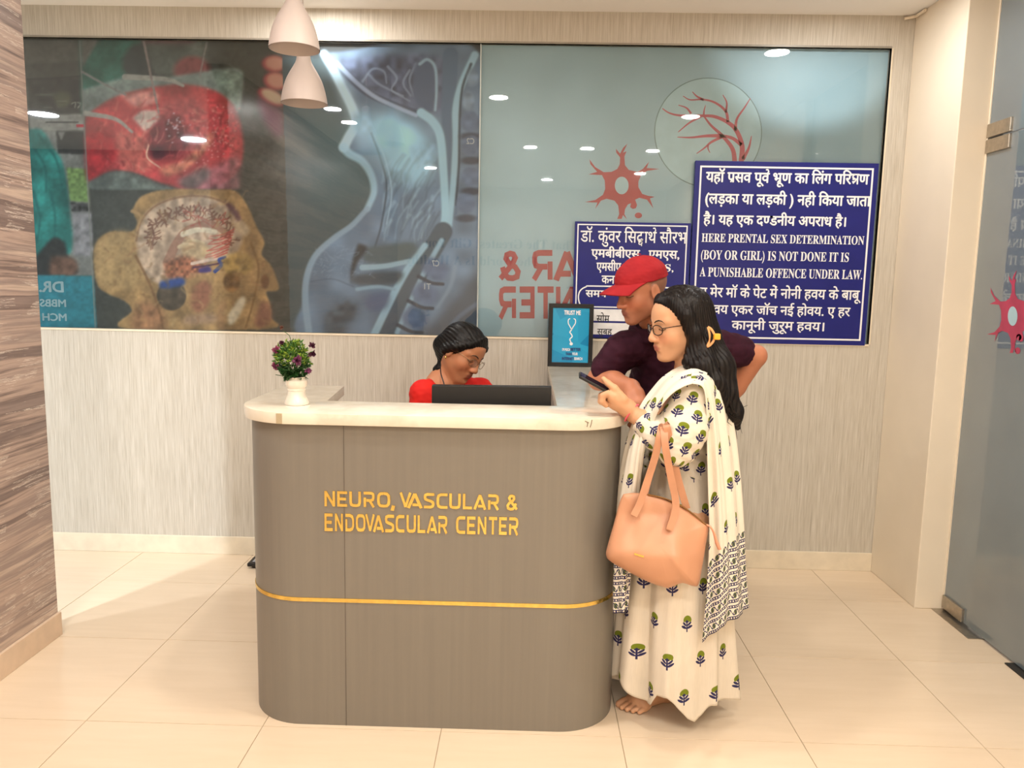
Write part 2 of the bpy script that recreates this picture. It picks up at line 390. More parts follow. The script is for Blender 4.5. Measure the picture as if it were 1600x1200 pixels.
# ------------------------------------------------------------------ the printed film behind the window glass
class Canvas:
    """the print, laid out in photo pixels and later read at points of the flat film"""
    def __init__(s, x0, y0, x1, y1, q=1.0):
        s.x0, s.y0, s.q = x0, y0, q; s.w, s.h = int((x1-x0)/q), int((y1-y0)/q)
        s.X = (x0+(np.arange(s.w)+.5)*q)[None, :]; s.Y = (y0+(np.arange(s.h)+.5)*q)[:, None]
        s.c = np.zeros((s.h, s.w, 3), np.float32)
        s.N = {k: s._vn(k, sd) for sd, k in enumerate((4, 9, 22, 60))}
    def _vn(s, sc, seed):
        r = np.random.default_rng(seed+3); gh, gw = int(s.h*s.q/sc)+3, int(s.w*s.q/sc)+3; g = r.random((gh, gw))
        yy = np.arange(s.h)*s.q/sc; xx = np.arange(s.w)*s.q/sc
        yi, xi = yy.astype(int), xx.astype(int); fy, fx = yy-yi, xx-xi; fy = (fy*fy*(3-2*fy))[:, None]; fx = (fx*fx*(3-2*fx))[None, :]
        a = g[yi][:, xi]; b = g[yi][:, xi+1]; c = g[yi+1][:, xi]; d = g[yi+1][:, xi+1]
        return (a*(1-fx)+b*fx)*(1-fy)+(c*(1-fx)+d*fx)*fy
    def put(s, m, col, a=1.0, tex=0.0, ts=9):
        col = np.asarray(col, np.float32)
        c = col if tex == 0 else col*(1+tex*(s.N[ts]-.5)*2)[..., None]
        s.c += (c-s.c)*(m*a)[..., None]
    def pm(s, P):
        P = np.asarray(P, float); m = np.zeros((s.h, s.w), bool)
        for (xa, ya), (xb, yb) in zip(P, np.roll(P, -1, 0)):
            if ya == yb: continue
            cr = ((s.Y >= min(ya, yb)) & (s.Y < max(ya, yb))); xi = xa+(s.Y-ya)*(xb-xa)/(yb-ya)
            m ^= cr & (s.X < xi)
        return m.astype(np.float32)
    def blur(s, m, r):
        r = int(round(r/s.q))
        for _ in range(2 if r > 0 else 0):
            for ax in (0, 1):
                p = np.pad(m, [(r+1, r) if i == ax else (0, 0) for i in (0, 1)], mode='edge'); c = np.cumsum(p, ax)
                m = (np.take(c, range(2*r+1, c.shape[ax]), ax)-np.take(c, range(0, c.shape[ax]-2*r-1), ax))/(2*r+1)
        return m
    def poly(s, P, col, soft=1, a=1.0, tex=0.0, ts=9, sp=True):
        P = spline(list(P)+[P[0]], 5) if sp else P
        s.put(s.blur(s.pm(P), soft), col, a, tex, ts)
    def ell(s, cx, cy, rx, ry, col, soft=1.5, a=1.0, tex=0., ts=9):
        d = np.sqrt(((s.X-cx)/rx)**2+((s.Y-cy)/ry)**2); s.put(np.clip((1-d)*min(rx, ry)/max(soft, .5)+.5, 0, 1), col, a, tex, ts)
    def line(s, P, w0, w1, col, a=1.0, soft=1.0, sp=True):
        P = spline(P, 6) if sp and len(P) > 2 else np.asarray(P, float); n = len(P)-1
        m = np.zeros((s.h, s.w), np.float32)
        for i in range(n):
            (xa, ya), (xb, yb) = P[i], P[i+1]; w = (w0+(w1-w0)*i/n)/2
            i0, i1 = int((min(xa, xb)-w-4-s.x0)/s.q), int((max(xa, xb)+w+4-s.x0)/s.q)+1; j0, j1 = int((min(ya, yb)-w-4-s.y0)/s.q), int((max(ya, yb)+w+4-s.y0)/s.q)+1
            i0, j0 = max(i0, 0), max(j0, 0)
            if i1 <= i0 or j1 <= j0: continue
            X, Y = s.X[:, i0:i1], s.Y[j0:j1]; e = (xb-xa)**2+(yb-ya)**2+1e-9
            t = np.clip(((X-xa)*(xb-xa)+(Y-ya)*(yb-ya))/e, 0, 1); d = np.hypot(X-xa-t*(xb-xa), Y-ya-t*(yb-ya))
            m[j0:j1, i0:i1] = np.maximum(m[j0:j1, i0:i1], np.clip((w-d)/soft+.5, 0, 1))
        s.put(m, col, a)
    def sample(s, px, py):
        x = np.clip((px-s.x0)/s.q-.5, 0, s.w-1.001); y = np.clip((py-s.y0)/s.q-.5, 0, s.h-1.001); xi, yi = x.astype(int), y.astype(int); fx, fy = (x-xi)[:, None], (y-yi)[:, None]
        return (s.c[yi, xi]*(1-fx)+s.c[yi, xi+1]*fx)*(1-fy)+(s.c[yi+1, xi]*(1-fx)+s.c[yi+1, xi+1]*fx)*fy

def paint_left():
    c = Canvas(20, 48, 762, 530, 1.0); P, E, L = c.poly, c.ell, c.line; r = random.Random(4)
    c.c[:] = (60, 64, 61)
    P([(20, 48), (130, 48), (152, 530), (20, 530)], (84, 84, 79), 0, sp=False)
    # operating theatre strip
    P([(40, 100), (128, 96), (128, 118), (42, 124)], (70, 70, 66), 1, sp=False); L([(42, 124), (128, 119)], 2, 2, (35, 36, 36))
    P([(43, 124), (128, 120), (131, 178), (46, 180)], (52, 52, 50), 1, tex=.2, sp=False); E(98, 155, 14, 13, (92, 92, 70), 8, .7)
    P([(46, 180), (131, 178), (132, 204), (47, 206)], (140, 140, 136), 1, sp=False); P([(119, 194), (132, 194), (132, 199), (119, 199)], (170, 45, 60), 0, sp=False); L([(72, 191), (122, 191)], 2, 2, (70, 70, 70))
    for k in range(5): L([(52+r.random()*40, 128+10*k), (56+r.random()*60, 128+10*k)], 1.2, 1.2, (130, 130, 126), .6)
    L([(112, 162), (118, 160), (117, 168)], 1.6, 1.6, (175, 175, 165), .8); L([(121, 160), (126, 162), (122, 168)], 1.6, 1.6, (175, 175, 165), .8)
    P([(47, 206), (132, 204), (146, 430), (58, 432)], (122, 124, 122), 1, tex=.15, ts=22, sp=False)
    P([(88, 205), (131, 205), (133, 241), (90, 240)], (48, 48, 48), 1, sp=False); P([(90, 206), (102, 206), (96, 220)], (130, 130, 128), 1, sp=False)
    P([(104, 262), (136, 264), (139, 316), (109, 314)], (110, 140, 82), 1, tex=.12, ts=4, sp=False); P([(110, 316), (139, 318), (140, 330), (112, 331)], (58, 58, 60), 1, tex=.5, ts=4, sp=False)
    P([(112, 332), (150, 332), (148, 400), (116, 400)], (128, 128, 134), 2, tex=.12, sp=False)
    P([(44, 202), (66, 204), (84, 232), (97, 252), (105, 290), (110, 340), (113, 370), (108, 398), (82, 394), (58, 402), (46, 330)], (38, 116, 112), 2, tex=.28, ts=22)
    for q in ([(52, 230), (70, 260), (72, 300)], [(60, 210), (88, 250), (98, 300)], [(52, 300), (62, 340), (58, 380)], [(80, 300), (86, 340), (84, 380)]): L(q, 5, 2, (22, 84, 84), .6, 3)
    P([(56, 402), (82, 372), (100, 378), (106, 398), (118, 410), (116, 430), (58, 432)], (42, 44, 44), 2); P([(80, 400), (116, 404), (118, 428), (78, 430)], (98, 72, 60), 3, tex=.15)
    P([(58, 430), (146, 431), (152, 512), (62, 512)], (42, 116, 132), 1, sp=False)
    # surgery photograph
    P([(124, 60), (226, 60), (232, 130), (190, 140), (128, 180)], (40, 92, 82), 3, tex=.2, ts=22, sp=False); P([(126, 60), (156, 60), (128, 108)], (96, 96, 92), 2, sp=False)
    E(225, 100, 34, 34, (56, 58, 60), 10, .9); P([(226, 60), (330, 60), (320, 110), (240, 118)], (84, 92, 88), 4, .9, .2, 22, False); E(300, 110, 28, 22, (130, 64, 66), 9, .9); P([(218, 60), (310, 60), (300, 68), (222, 68)], (110, 60, 68), 3, .7, sp=False)
    P([(128, 140), (200, 120), (250, 122), (330, 110), (378, 112), (372, 180), (360, 160), (250, 140), (180, 155), (132, 185)], (118, 132, 130), 2, tex=.2, ts=22)
    P([(330, 110), (380, 112), (372, 178), (345, 150)], (120, 140, 134), 2, tex=.15, sp=False)
    P([(133, 182), (160, 162), (190, 148), (240, 136), (290, 132), (336, 142), (364, 164), (376, 196), (380, 232), (374, 262), (350, 286), (306, 297), (270, 292), (240, 282), (205, 268), (170, 268), (140, 284), (134, 240)], (170, 62, 66), 2, tex=.22, ts=22)
    P([(133, 212), (170, 208), (186, 240), (160, 268), (138, 282)], (158, 36, 44), 4, .9, .12); P([(180, 206), (222, 210), (240, 250), (232, 268), (190, 262)], (178, 96, 88), 4, .8, .2)
    P([(250, 160), (300, 152), (324, 180), (322, 220), (296, 246), (256, 236), (240, 200)], (172, 78, 84), 5, .9, .12); P([(240, 190), (280, 182), (296, 214), (284, 240), (246, 248), (230, 226)], (96, 34, 46), 5, .9, .25, 9); E(246, 238, 14, 11, (52, 22, 34), 7, .8)
    P([(207, 184), (222, 172), (244, 172), (250, 184), (228, 208)], (196, 178, 172), 2, tex=.12, sp=False); P([(186, 148), (240, 142), (246, 158), (214, 168)], (188, 140, 134), 3, .8, .2)
    P([(246, 262), (290, 248), (330, 206), (336, 216), (300, 258), (262, 276)], (190, 128, 104), 3, .8, .2)
    P([(322, 160), (358, 172), (374, 200), (376, 240), (356, 256), (336, 230), (330, 190)], (180, 64, 74), 4, .8, .16, 4)
    for _ in range(70): E(330+r.gauss(0, 22), 215+r.gauss(0, 30), 1.6, 1.2, (216, 150, 150), 1, .6)
    for _ in range(26): E(272+r.gauss(0, 10), 200+r.gauss(0, 10), 1.8, 1.3, (190, 180, 196), 1, .7)
    L([(232, 226), (230, 246), (250, 262)], 3, 2, (206, 168, 150)); L([(133, 177), (180, 186), (206, 206)], 8, 4, (148, 146, 142)); L([(128, 112), (160, 130), (196, 148)], 4, 3, (120, 122, 120)); L([(195, 120), (260, 124), (286, 134)], 9, 4, (150, 150, 146))
    L([(224, 62), (236, 120), (248, 176)], 4, 3, (132, 120, 118)); L([(324, 62), (312, 120)], 3, 2, (130, 126, 126), .7)
    fm = c.blur(c.pm([(136, 184), (190, 150), (290, 134), (362, 166), (376, 232), (350, 284), (270, 290), (205, 266), (140, 282)]), 6)
    for k in range(150):
        x, y = r.uniform(140, 374), r.uniform(140, 288); a = math.atan2(y-225, x-262)+math.pi/2+r.gauss(0, .35); e = r.uniform(6, 22)
        if fm[int(y-48), int(x-20)] < .6: continue
        L([(x, y), (x+e*.5*math.cos(a+.2), y+e*.5*math.sin(a+.2)), (x+e*math.cos(a), y+e*math.sin(a))], r.uniform(1.5, 5), 1, r.choice([(196, 104, 100), (120, 34, 42), (150, 48, 54), (206, 138, 126), (186, 78, 80)]), .42, 2)
    P([(138, 284), (170, 270), (206, 270), (250, 288), (270, 297), (150, 297)], (92, 102, 100), 2, tex=.15); P([(280, 280), (330, 262), (372, 244), (374, 280), (366, 297), (290, 297)], (142, 92, 104), 4, .8, .3)
    P([(274, 284), (316, 262), (330, 272), (300, 296)], (80, 80, 78), 4, .7)
    P([(141, 297), (440, 297), (445, 512), (152, 512)], (60, 63, 60), 1, sp=False)
    # sectioned head
    tan = (146, 118, 80)
    P([(206, 328), (222, 306), (262, 296), (330, 296), (366, 298), (386, 320), (400, 352), (413, 378), (409, 398), (424, 416), (436, 448), (430, 455), (416, 456), (422, 474), (424, 496), (418, 514), (196, 514), (206, 486), (194, 470), (170, 460), (152, 444), (146, 400), (152, 376), (172, 362), (204, 362), (214, 348)], tan, 1, tex=.22, ts=22)
    P([(150, 380), (172, 364), (204, 364), (212, 400), (226, 430), (206, 452), (160, 446), (150, 420)], (158, 132, 92), 4, .9, .12, 60)
    P([(212, 374), (220, 344), (244, 320), (286, 307), (330, 309), (362, 326), (380, 360), (372, 392), (352, 404), (300, 418), (262, 444), (234, 436), (218, 410)], (166, 146, 128), 2, tex=.15)
    for k in range(42):
        a = math.pi*(.95+1.15*k/42); rr = .72+.22*r.random(); x, y = 298+82*rr*math.cos(a), 372+62*rr*math.sin(a); e = r.uniform(10, 18)
        w1 = r.uniform(-.6, .6); L([(x, y), (x-e*.4*math.cos(a+w1), y-e*.4*math.sin(a+w1)), (x-e*.8*math.cos(a-w1), y-e*.8*math.sin(a-w1)), (x-e*1.2*math.cos(a), y-e*1.2*math.sin(a))], 3.0, 1.4, (104, 72, 60), .85); L([(x-e*.5*math.cos(a), y-e*.5*math.sin(a)), (x-e*.7*math.cos(a+1.0), y-e*.7*math.sin(a+1.0)+3)], 2.0, 1.0, (112, 80, 68), .8)
    L([(262, 410), (276, 380), (296, 358), (330, 350), (350, 362)], 15, 9, (146, 112, 96)); L([(286, 366), (310, 359), (336, 362)], 9, 7, (194, 186, 168)); L([(280, 386), (300, 376), (318, 380)], 6, 4, (196, 180, 150))
    P([(282, 384), (312, 378), (330, 392), (316, 404), (288, 402)], (178, 156, 124), 2, tex=.1); P([(256, 412), (290, 400), (322, 418), (300, 432), (262, 436)], (134, 84, 62), 3, tex=.3, ts=4)
    L([(213, 376), (221, 345), (246, 320), (288, 307), (330, 309), (362, 326), (379, 360)], 3, 3, (122, 92, 70), .8, 2)
    for k in range(12):
        x, y = 318+r.gauss(0, 20), 345+r.gauss(0, 6); L([(x, y), (x+r.gauss(0, 9), y+r.gauss(0, 7)), (x+r.gauss(0, 16), y+r.gauss(0, 10))], 1.8, .8, (150, 66, 58), .7)
    for k in range(9):
        y = 358+k*4.6; L([(366-k*1.4, y), (350-k*1.6+r.gauss(0, 3), y+8), (328-k, y+r.uniform(4, 18))], 2.2, 1.0, (172, 62, 58), .8)
    L([(300, 412), (330, 406), (356, 402)], 5, 3, (198, 178, 166)); L([(302, 418), (330, 414), (350, 410)], 3, 2, (70, 36, 60))
    L([(336, 424), (346, 414), (342, 406), (352, 402)], 6, 4, (46, 66, 134)); P([(310, 420), (326, 416), (330, 424), (312, 426)], (58, 44, 110), 1)
    P([(350, 312), (372, 330), (382, 366), (374, 352), (356, 324)], (92, 62, 72), 1.5); P([(362, 350), (378, 344), (390, 360), (380, 370)], (172, 152, 126), 2)
    E(268, 462, 23, 23, (66, 58, 48), 3, 1, .2); P([(250, 440), (284, 434), (286, 446), (252, 450)], (40, 66, 132), 2); P([(300, 450), (318, 438), (330, 448), (326, 474), (312, 488), (300, 480)], (130, 84, 66), 3, .9)
    E(362, 440, 13, 16, (116, 84, 50), 4, .9, .3); E(372, 412, 26, 18, (146, 122, 70), 6, .7, .3); P([(356, 492), (376, 464), (384, 470), (370, 500), (358, 508)], (188, 178, 158), 2); P([(340, 480), (352, 470), (352, 512), (340, 512)], (150, 116, 84), 3, .8)
    P([(290, 494), (332, 490), (336, 504), (288, 506)], (150, 124, 104), 3, .8); P([(216, 470), (250, 480), (256, 514), (206, 514)], (136, 96, 70), 5, .8, .2); L([(212, 400), (234, 444), (250, 490), (254, 512)], 4, 3, (110, 80, 54), .8, 2); L([(392, 380), (404, 420), (396, 470), (384, 512)], 4, 3, (112, 84, 50), .7, 2)
    P([(408, 470), (422, 476), (424, 500), (404, 512), (398, 500)], (118, 76, 66), 3, .8); E(414, 440, 6, 11, (96, 62, 40), 3, .8); L([(206, 330), (220, 338), (214, 360)], 5, 3, (166, 136, 96), .8, 2); L([(366, 300), (352, 318), (340, 318)], 4, 3, (170, 142, 104), .6, 2)
    for k in range(120):
        x, y = r.uniform(150, 430), r.uniform(300, 510); a = r.uniform(0, 6.28); e = r.uniform(5, 16)
        if abs(c.c[int(y-48), int(x-20), 0]-c.c[int(y-48), int(x-20), 2]) < 22: continue
        L([(x, y), (x+e*math.cos(a), y+e*math.sin(a)), (x+e*math.cos(a)+4*math.cos(a+1), y+e*math.sin(a)+4*math.sin(a+1))], r.uniform(1.5, 6), 1, r.choice([(112, 84, 52), (170, 146, 106), (126, 92, 66), (156, 128, 86)]), .4, 3)
    c.c *= (1+.16*(c.N[4]-.5)+.14*(c.N[9]-.5))[..., None]
    # fingers
    for (x, y, a, b, t) in ((428, 100, 19, 13, .1), (430, 127, 19, 14, .25), (424, 152, 24, 11, .5)):
        d = np.array([(x+a*math.cos(q)*math.cos(t)-b*math.sin(q)*math.sin(t), y+a*math.cos(q)*math.sin(t)+b*math.sin(q)*math.cos(t)) for q in np.linspace(0, 2*math.pi, 14)[:-1]])
        P(d, (150, 62, 70), 2); P(d*.0+np.array([x+2, y-1])+(d-np.array([x, y]))*.82, (186, 136, 120) if y < 140 else (190, 168, 144), 2)
    P([(402, 146), (420, 164), (442, 176), (442, 214), (424, 206), (408, 178)], (124, 58, 86), 5, .8)
    # spine scan
    P([(440, 60), (752, 60), (752, 530), (454, 530)], (74, 84, 86), 0, sp=False)
    P([(440, 60), (753, 60), (753, 92), (441, 88)], (58, 57, 58), 3, sp=False); c.put(c.blur(c.pm([(446, 160), (560, 168), (600, 300), (500, 330), (450, 280)]), 24), (84, 104, 108), .8)
    skin = [(506, 84), (520, 108), (534, 136), (550, 168), (556, 192), (545, 214), (537, 230), (546, 240), (566, 252), (580, 274), (584, 300), (574, 326), (550, 352), (522, 372), (494, 398), (478, 430), (474, 470), (482, 530)]
    P(skin+[(752, 530), (752, 84)], (112, 126, 146), 2, tex=.14, ts=22)
    P([(520, 92), (690, 90), (694, 170), (664, 176), (640, 176), (600, 156), (560, 130), (536, 112)], (98, 102, 124), 4, 1, .22, 9)
    P([(560, 100), (596, 88), (640, 100), (640, 150), (600, 146)], (74, 78, 98), 5, .7, .35, 9)
    for q in ([(566, 128), (582, 108), (600, 112), (604, 130)], [(606, 104), (620, 122), (612, 140), (630, 150)], [(640, 110), (630, 130), (642, 150)], [(576, 116), (590, 130), (612, 142), (640, 158)], [(650, 100), (640, 124), (646, 150)]): L(q, 4, 2, (156, 164, 184), .7, 2)
    L([(528, 104), (552, 126), (576, 146), (606, 160), (650, 176)], 14, 9, (66, 70, 88), .9, 3); L([(526, 98), (556, 128), (584, 150), (612, 164), (650, 180)], 7, 6, (176, 178, 198), .9, 2)
    L(skin[:7], 13, 16, (206, 216, 224), .9, 4); L(skin[6:12], 14, 9, (176, 200, 214), .85, 4); L([(574, 326), (550, 352), (522, 372), (494, 398), (480, 430), (477, 470), (484, 530)], 8, 11, (150, 164, 180), .9, 3)
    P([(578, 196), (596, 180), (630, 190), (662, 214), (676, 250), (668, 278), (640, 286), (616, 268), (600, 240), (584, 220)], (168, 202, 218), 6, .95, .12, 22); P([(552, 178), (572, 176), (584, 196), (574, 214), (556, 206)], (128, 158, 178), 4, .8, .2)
    P([(600, 262), (618, 266), (640, 272), (640, 286), (606, 276)], (104, 124, 142), 2, .7); P([(640, 230), (676, 222), (682, 248), (660, 262), (644, 250)], (120, 140, 160), 4, .8, .25)
    for k in range(60):
        x, y = r.uniform(604, 690), r.uniform(232, 345); e = r.uniform(22, 54)
        L([(x, y), (x-e*.28+r.gauss(0, 2), y+e*.45), (x-e*.42+r.gauss(0, 3), y+e)], r.uniform(2, 6), 1.5, (168, 186, 202) if r.random() < .5 else (84, 94, 106), .45, 3)
    L([(580, 208), (594, 246), (604, 290), (596, 350), (586, 386)], 3, 3, (70, 80, 92), .85, 2); L([(586, 212), (602, 250), (612, 300), (604, 350)], 3, 2, (182, 196, 208), .8, 2)
    P([(648, 100), (664, 92), (678, 100), (680, 150), (676, 172), (658, 170), (646, 150)], (86, 96, 118), 3); L([(656, 100), (668, 93), (680, 106), (682, 140), (680, 172)], 5, 4, (168, 188, 200), .85, 2)
    L([(704, 86), (702, 140), (701, 200), (704, 270), (706, 330)], 24, 18, (92, 108, 130), 1, 3); L([(658, 176), (676, 190), (688, 214), (693, 270), (696, 330), (692, 362)], 14, 12, (170, 196, 208), 1, 3)
    L([(742, 86), (722, 130), (712, 170), (712, 220), (708, 290), (702, 352)], 12, 9, (170, 194, 206), .95, 3); L([(736, 100), (722, 140), (718, 200), (717, 260), (712, 320)], 4, 3, (58, 66, 78), .9, 2)
    for (x, y) in ((735, 190), (736, 228), (736, 276), (728, 318)): E(x, y, 15, 16, (104, 116, 142), 5, .9, .15); E(x, y+23, 16, 6, (56, 60, 74), 4, .85)
    for (x, y) in ((738, 120), (732, 158)): E(x, y, 9, 14, (138, 148, 164), 5, .7, .3)
    L([(692, 362), (672, 396), (648, 436), (622, 482), (600, 530)], 30, 30, (76, 86, 98), 1, 3); L([(664, 384), (640, 416), (616, 458), (584, 524)], 10, 12, (168, 190, 202), .95, 3); L([(690, 376), (670, 412), (650, 452), (620, 520)], 8, 7, (160, 182, 196), .95, 3)
    P([(572, 386), (640, 378), (652, 390), (628, 410), (570, 410)], (84, 94, 98), 3); L([(566, 418), (600, 416), (640, 408)], 9, 7, (164, 182, 192), .9, 2); P([(554, 430), (600, 424), (630, 426), (616, 444), (566, 446), (550, 440)], (66, 74, 82), 3); L([(558, 452), (590, 448), (616, 452)], 6, 5, (150, 168, 182), .9, 2)
    P([(560, 380), (574, 388), (558, 412), (550, 440), (556, 450), (548, 440), (550, 410)], (48, 52, 56), 2); P([(572, 462), (606, 456), (604, 480), (580, 486), (570, 474)], (88, 96, 122), 4)
    P([(508, 490), (540, 470), (560, 480), (530, 530), (506, 530)], (64, 72, 80), 6, .8, .3); L([(486, 440), (520, 436), (552, 448)], 2, 2, (80, 92, 108), .6, 2)
    for (x, y, t) in ((680, 420, .5), (664, 458, .5), (648, 496, .55)):
        d = [(x+a*math.cos(t)-b*math.sin(t), y+a*math.sin(t)+b*math.cos(t)) for a, b in ((-17, -13), (17, -13), (17, 13), (-17, 13))]; P(d, (98, 108, 134), 3, .95, .12, 9); L([(x-26, y+12), (x-6, y+22), (x+12, y+24)], 6, 5, (52, 56, 68), .9, 2)
    L([(712, 410), (704, 446), (684, 480)], 8, 5, (138, 150, 168), .7, 4); P([(752, 420), (752, 530), (662, 530), (690, 490)], (66, 72, 84), 6, .8); L([(752, 470), (716, 496), (690, 530)], 7, 5, (104, 118, 142), .7, 4)
    for k in range(70): x, y = r.uniform(490, 580), r.uniform(385, 430); L([(x, y), (x+r.gauss(0, 6), y+r.gauss(0, 4))], 1.2, .8, (150, 162, 182), .35)
    c.put(c.blur(c.pm([(556, 176), (600, 170), (650, 190), (684, 230), (676, 280), (630, 290), (596, 262), (560, 230), (546, 200)]), 14), (176, 214, 232), .55)  # glow of a reflection in the glass painted over the scan's bright fat
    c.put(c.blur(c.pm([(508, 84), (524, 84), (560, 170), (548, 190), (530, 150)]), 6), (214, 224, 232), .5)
    mk_ = c.pm([(440, 60), (752, 60), (752, 530), (454, 530)])[..., None]; c.c *= 1+mk_*(np.array((.90, 1.0, 1.07), np.float32)-1)
    # joints between the film sheets
    L([(124, 56), (150, 530)], 2.2, 2.2, (122, 124, 120), .8, 1, False)
    return c
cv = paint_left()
PRINT = 1.28
cv.c += (np.array((92, 98, 98), np.float32)-cv.c)*.10  # thin grey haze of the glass reflections mixed into the print
SEAM = float(at(749, 300, .03)[0])
FY = .034
def film_grid(x0, x1, z0, z1, q):
    nx, nz = int((x1-x0)/q)+1, int((z1-z0)/q)+1
    gx, gz = np.meshgrid(np.linspace(x0, x1, nx), np.linspace(z0, z1, nz))
    V = np.stack([gx.ravel(), np.full(gx.size, FY), gz.ravel()], 1)
    i = (np.arange(nz-1)[:, None]*nx+np.arange(nx-1)[None, :]).ravel()
    return V, np.stack([i, i+1, i+nx+1, i+nx], 1)
win = link('window_1', None, None, 'long fixed window with a medical picture print behind the glass', None, None, 'structure')
V, Q = film_grid(WX0, SEAM-.004, WZ0, WZ1, .0046)
px, py = pix(V)
M_FILM = vcol_mat('printed film', .55, .3)
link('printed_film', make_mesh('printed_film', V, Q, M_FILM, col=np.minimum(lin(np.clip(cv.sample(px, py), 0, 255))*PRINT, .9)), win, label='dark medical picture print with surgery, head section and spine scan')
t = NT('pale blue frosted film', Roughness=.5)
g = t.noise(t.obj((1, 1, 1)), 1.6, 3)
t.set('Base Color', t.ramp(g, [(.3, (154, 184, 198)), (.7, (168, 200, 216))])); M_BLUEFILM = t.m
MB().box((SEAM+.003, FY, WZ0), (WX1, FY+.003, WZ1)).obj('frosted_film', M_BLUEFILM, win, label='pale blue frosted film with red cell and vessel drawings')
for a, b in ((WX0, SEAM-.0025), (SEAM+.0015, WX1)):
    MB().box((a, .016, WZ0), (b, .026, WZ1)).obj('pane', M_GLASS, win)
MB().box((SEAM-.0035, .013, WZ0), (SEAM+.0025, .03, WZ1)).obj('joint_seal', plain('silicone joint', (176, 186, 184), .35), win)
# thin ledge, head bead and jamb strip around the opening
MB().box((WX0, -.004, WZ0-.011), (WX1, .016, WZ0)).obj('window_sill', M_SKIRT, win)
MB().box((WX0, -.003, WZ1), (WX1, .016, WZ1+.009)).obj('window_head', plain('grey metal bead', (150, 144, 132), .4), win)
MB().box((WX1, -.003, WZ0), (WX1+.007, .016, WZ1)).obj('window_jamb', M_SKIRT, win)

# flat ink on the films --------------------------------------------------------------
def ink_poly(mb, P, Y, fn):
    W = [fn(p, Y) for p in P]; tri = tessellate_polygon([[Vector((p[0], p[1], 0)) for p in P]])
    mb.add(W, tri)
def ink_stroke(mb, P, w0, w1, Y, fn, n=6):
    P = spline(P, n) if len(P) > 2 else np.asarray(P, float); k = len(P); A = []; B = []
    for i in range(k):
        t = P[min(i+1, k-1)]-P[max(i-1, 0)]; t = t/(np.linalg.norm(t)+1e-9); nn = np.array([-t[1], t[0]]); w = (w0+(w1-w0)*i/(k-1))/2
        A.append(P[i]+nn*w); B.append(P[i]-nn*w)
    W = [fn(p, Y) for p in A+B]; mb.add(W, [(i, i+1, k+i+1, k+i) for i in range(k-1)])
NEURON = [(468, 748), (445, 795), (463, 788), (452, 815), (455, 860), (475, 885), (520, 895), (548, 880), (580, 843), (568, 875), (635, 880), (570, 890), (540, 910), (525, 945), (525, 975), (545, 1010), (575, 1020), (610, 1025), (585, 1033), (603, 1085), (570, 1040), (530, 1030), (508, 1040), (518, 1068), (512, 1084), (496, 1088), (482, 1078), (487, 1058), (470, 1065), (455, 1090), (452, 1115), (465, 1142), (445, 1120), (438, 1140), (415, 1140), (425, 1115), (420, 1070), (400, 1045), (360, 1035), (330, 1045), (300, 1088), (312, 1055), (245, 1052), (300, 1042), (340, 1015), (352, 985), (350, 940), (335, 912), (265, 908), (310, 895), (275, 855), (270, 830), (300, 870), (345, 897), (385, 895), (415, 880), (428, 855), (430, 820), (410, 795), (408, 775), (430, 800), (445, 770)]
M_RED = plain('dull red ink', (176, 84, 90), .5, var=.03); M_ROSE = plain('rose red ink', (188, 92, 108), .5, var=.03); M_BLUEFILM2 = plain('pale disc film', (174, 206, 218), .5, var=.02)
M_DISCEDGE = plain('disc outline', (120, 146, 152), .5)
f5 = lambda p, Y: at(840+p[0]/3.3333, p[1]/3.3333, Y)
def circ(cx, cy, rx, ry, n=40): return [(cx+rx*math.cos(2*math.pi*i/n), cy+ry*math.sin(2*math.pi*i/n)) for i in range(n)]
mb = MB(); ink_poly(mb, circ(888, 690, 281, 286, 72), FY-.0008, f5); mb.obj('disc_outline', M_DISCEDGE, win)
mb = MB(); ink_poly(mb, circ(888, 690, 276, 281, 72), FY-.0014, f5); mb.obj('pale_disc', M_BLUEFILM2, win)
mb = MB()
for P, a, b in (([(1060, 850), (1065, 760), (1035, 680), (990, 637), (920, 607), (850, 603), (740, 601), (685, 588), (650, 565)], 28, 5), ([(1028, 850), (1015, 775), (962, 707), (905, 655), (868, 608)], 26, 8), ([(965, 707), (880, 708), (800, 716), (728, 714)], 20, 4), ([(965, 710), (905, 740), (870, 770), (828, 800)], 16, 4), ([(888, 755), (888, 775), (898, 796)], 9, 3), ([(1062, 755), (1015, 720), (960, 706)], 20, 14),
                ([(1030, 680), (1038, 620), (1078, 560), (1108, 512)], 16, 4), ([(992, 636), (980, 580), (925, 535), (860, 518), (795, 520), (757, 500)], 16, 4), ([(865, 520), (830, 502), (806, 478)], 13, 4), ([(980, 585), (985, 535), (965, 494)], 12, 4), ([(850, 606), (790, 640), (732, 688)], 14, 4), ([(865, 600), (868, 572), (875, 548)], 10, 3), ([(800, 592), (775, 562), (733, 547)], 12, 4), ([(1070, 830), (1100, 770), (1114, 708)], 20, 4)):
    ink_stroke(mb, P, a, b, FY-.002, f5)
mb.obj('vessel_drawing', M_ROSE, win)
mb = MB(); ink_poly(mb, NEURON, FY-.0014, f5); ink_poly(mb, circ(525, 1122, 19, 15, 16), FY-.0014, f5); nd = mb.obj('cell_drawing', M_RED, win)
mb = MB(); ink_poly(mb, circ(438, 966, 36, 46, 24), FY-.0022, f5); mb.obj('cell_nucleus', M_BLUEFILM2, win)
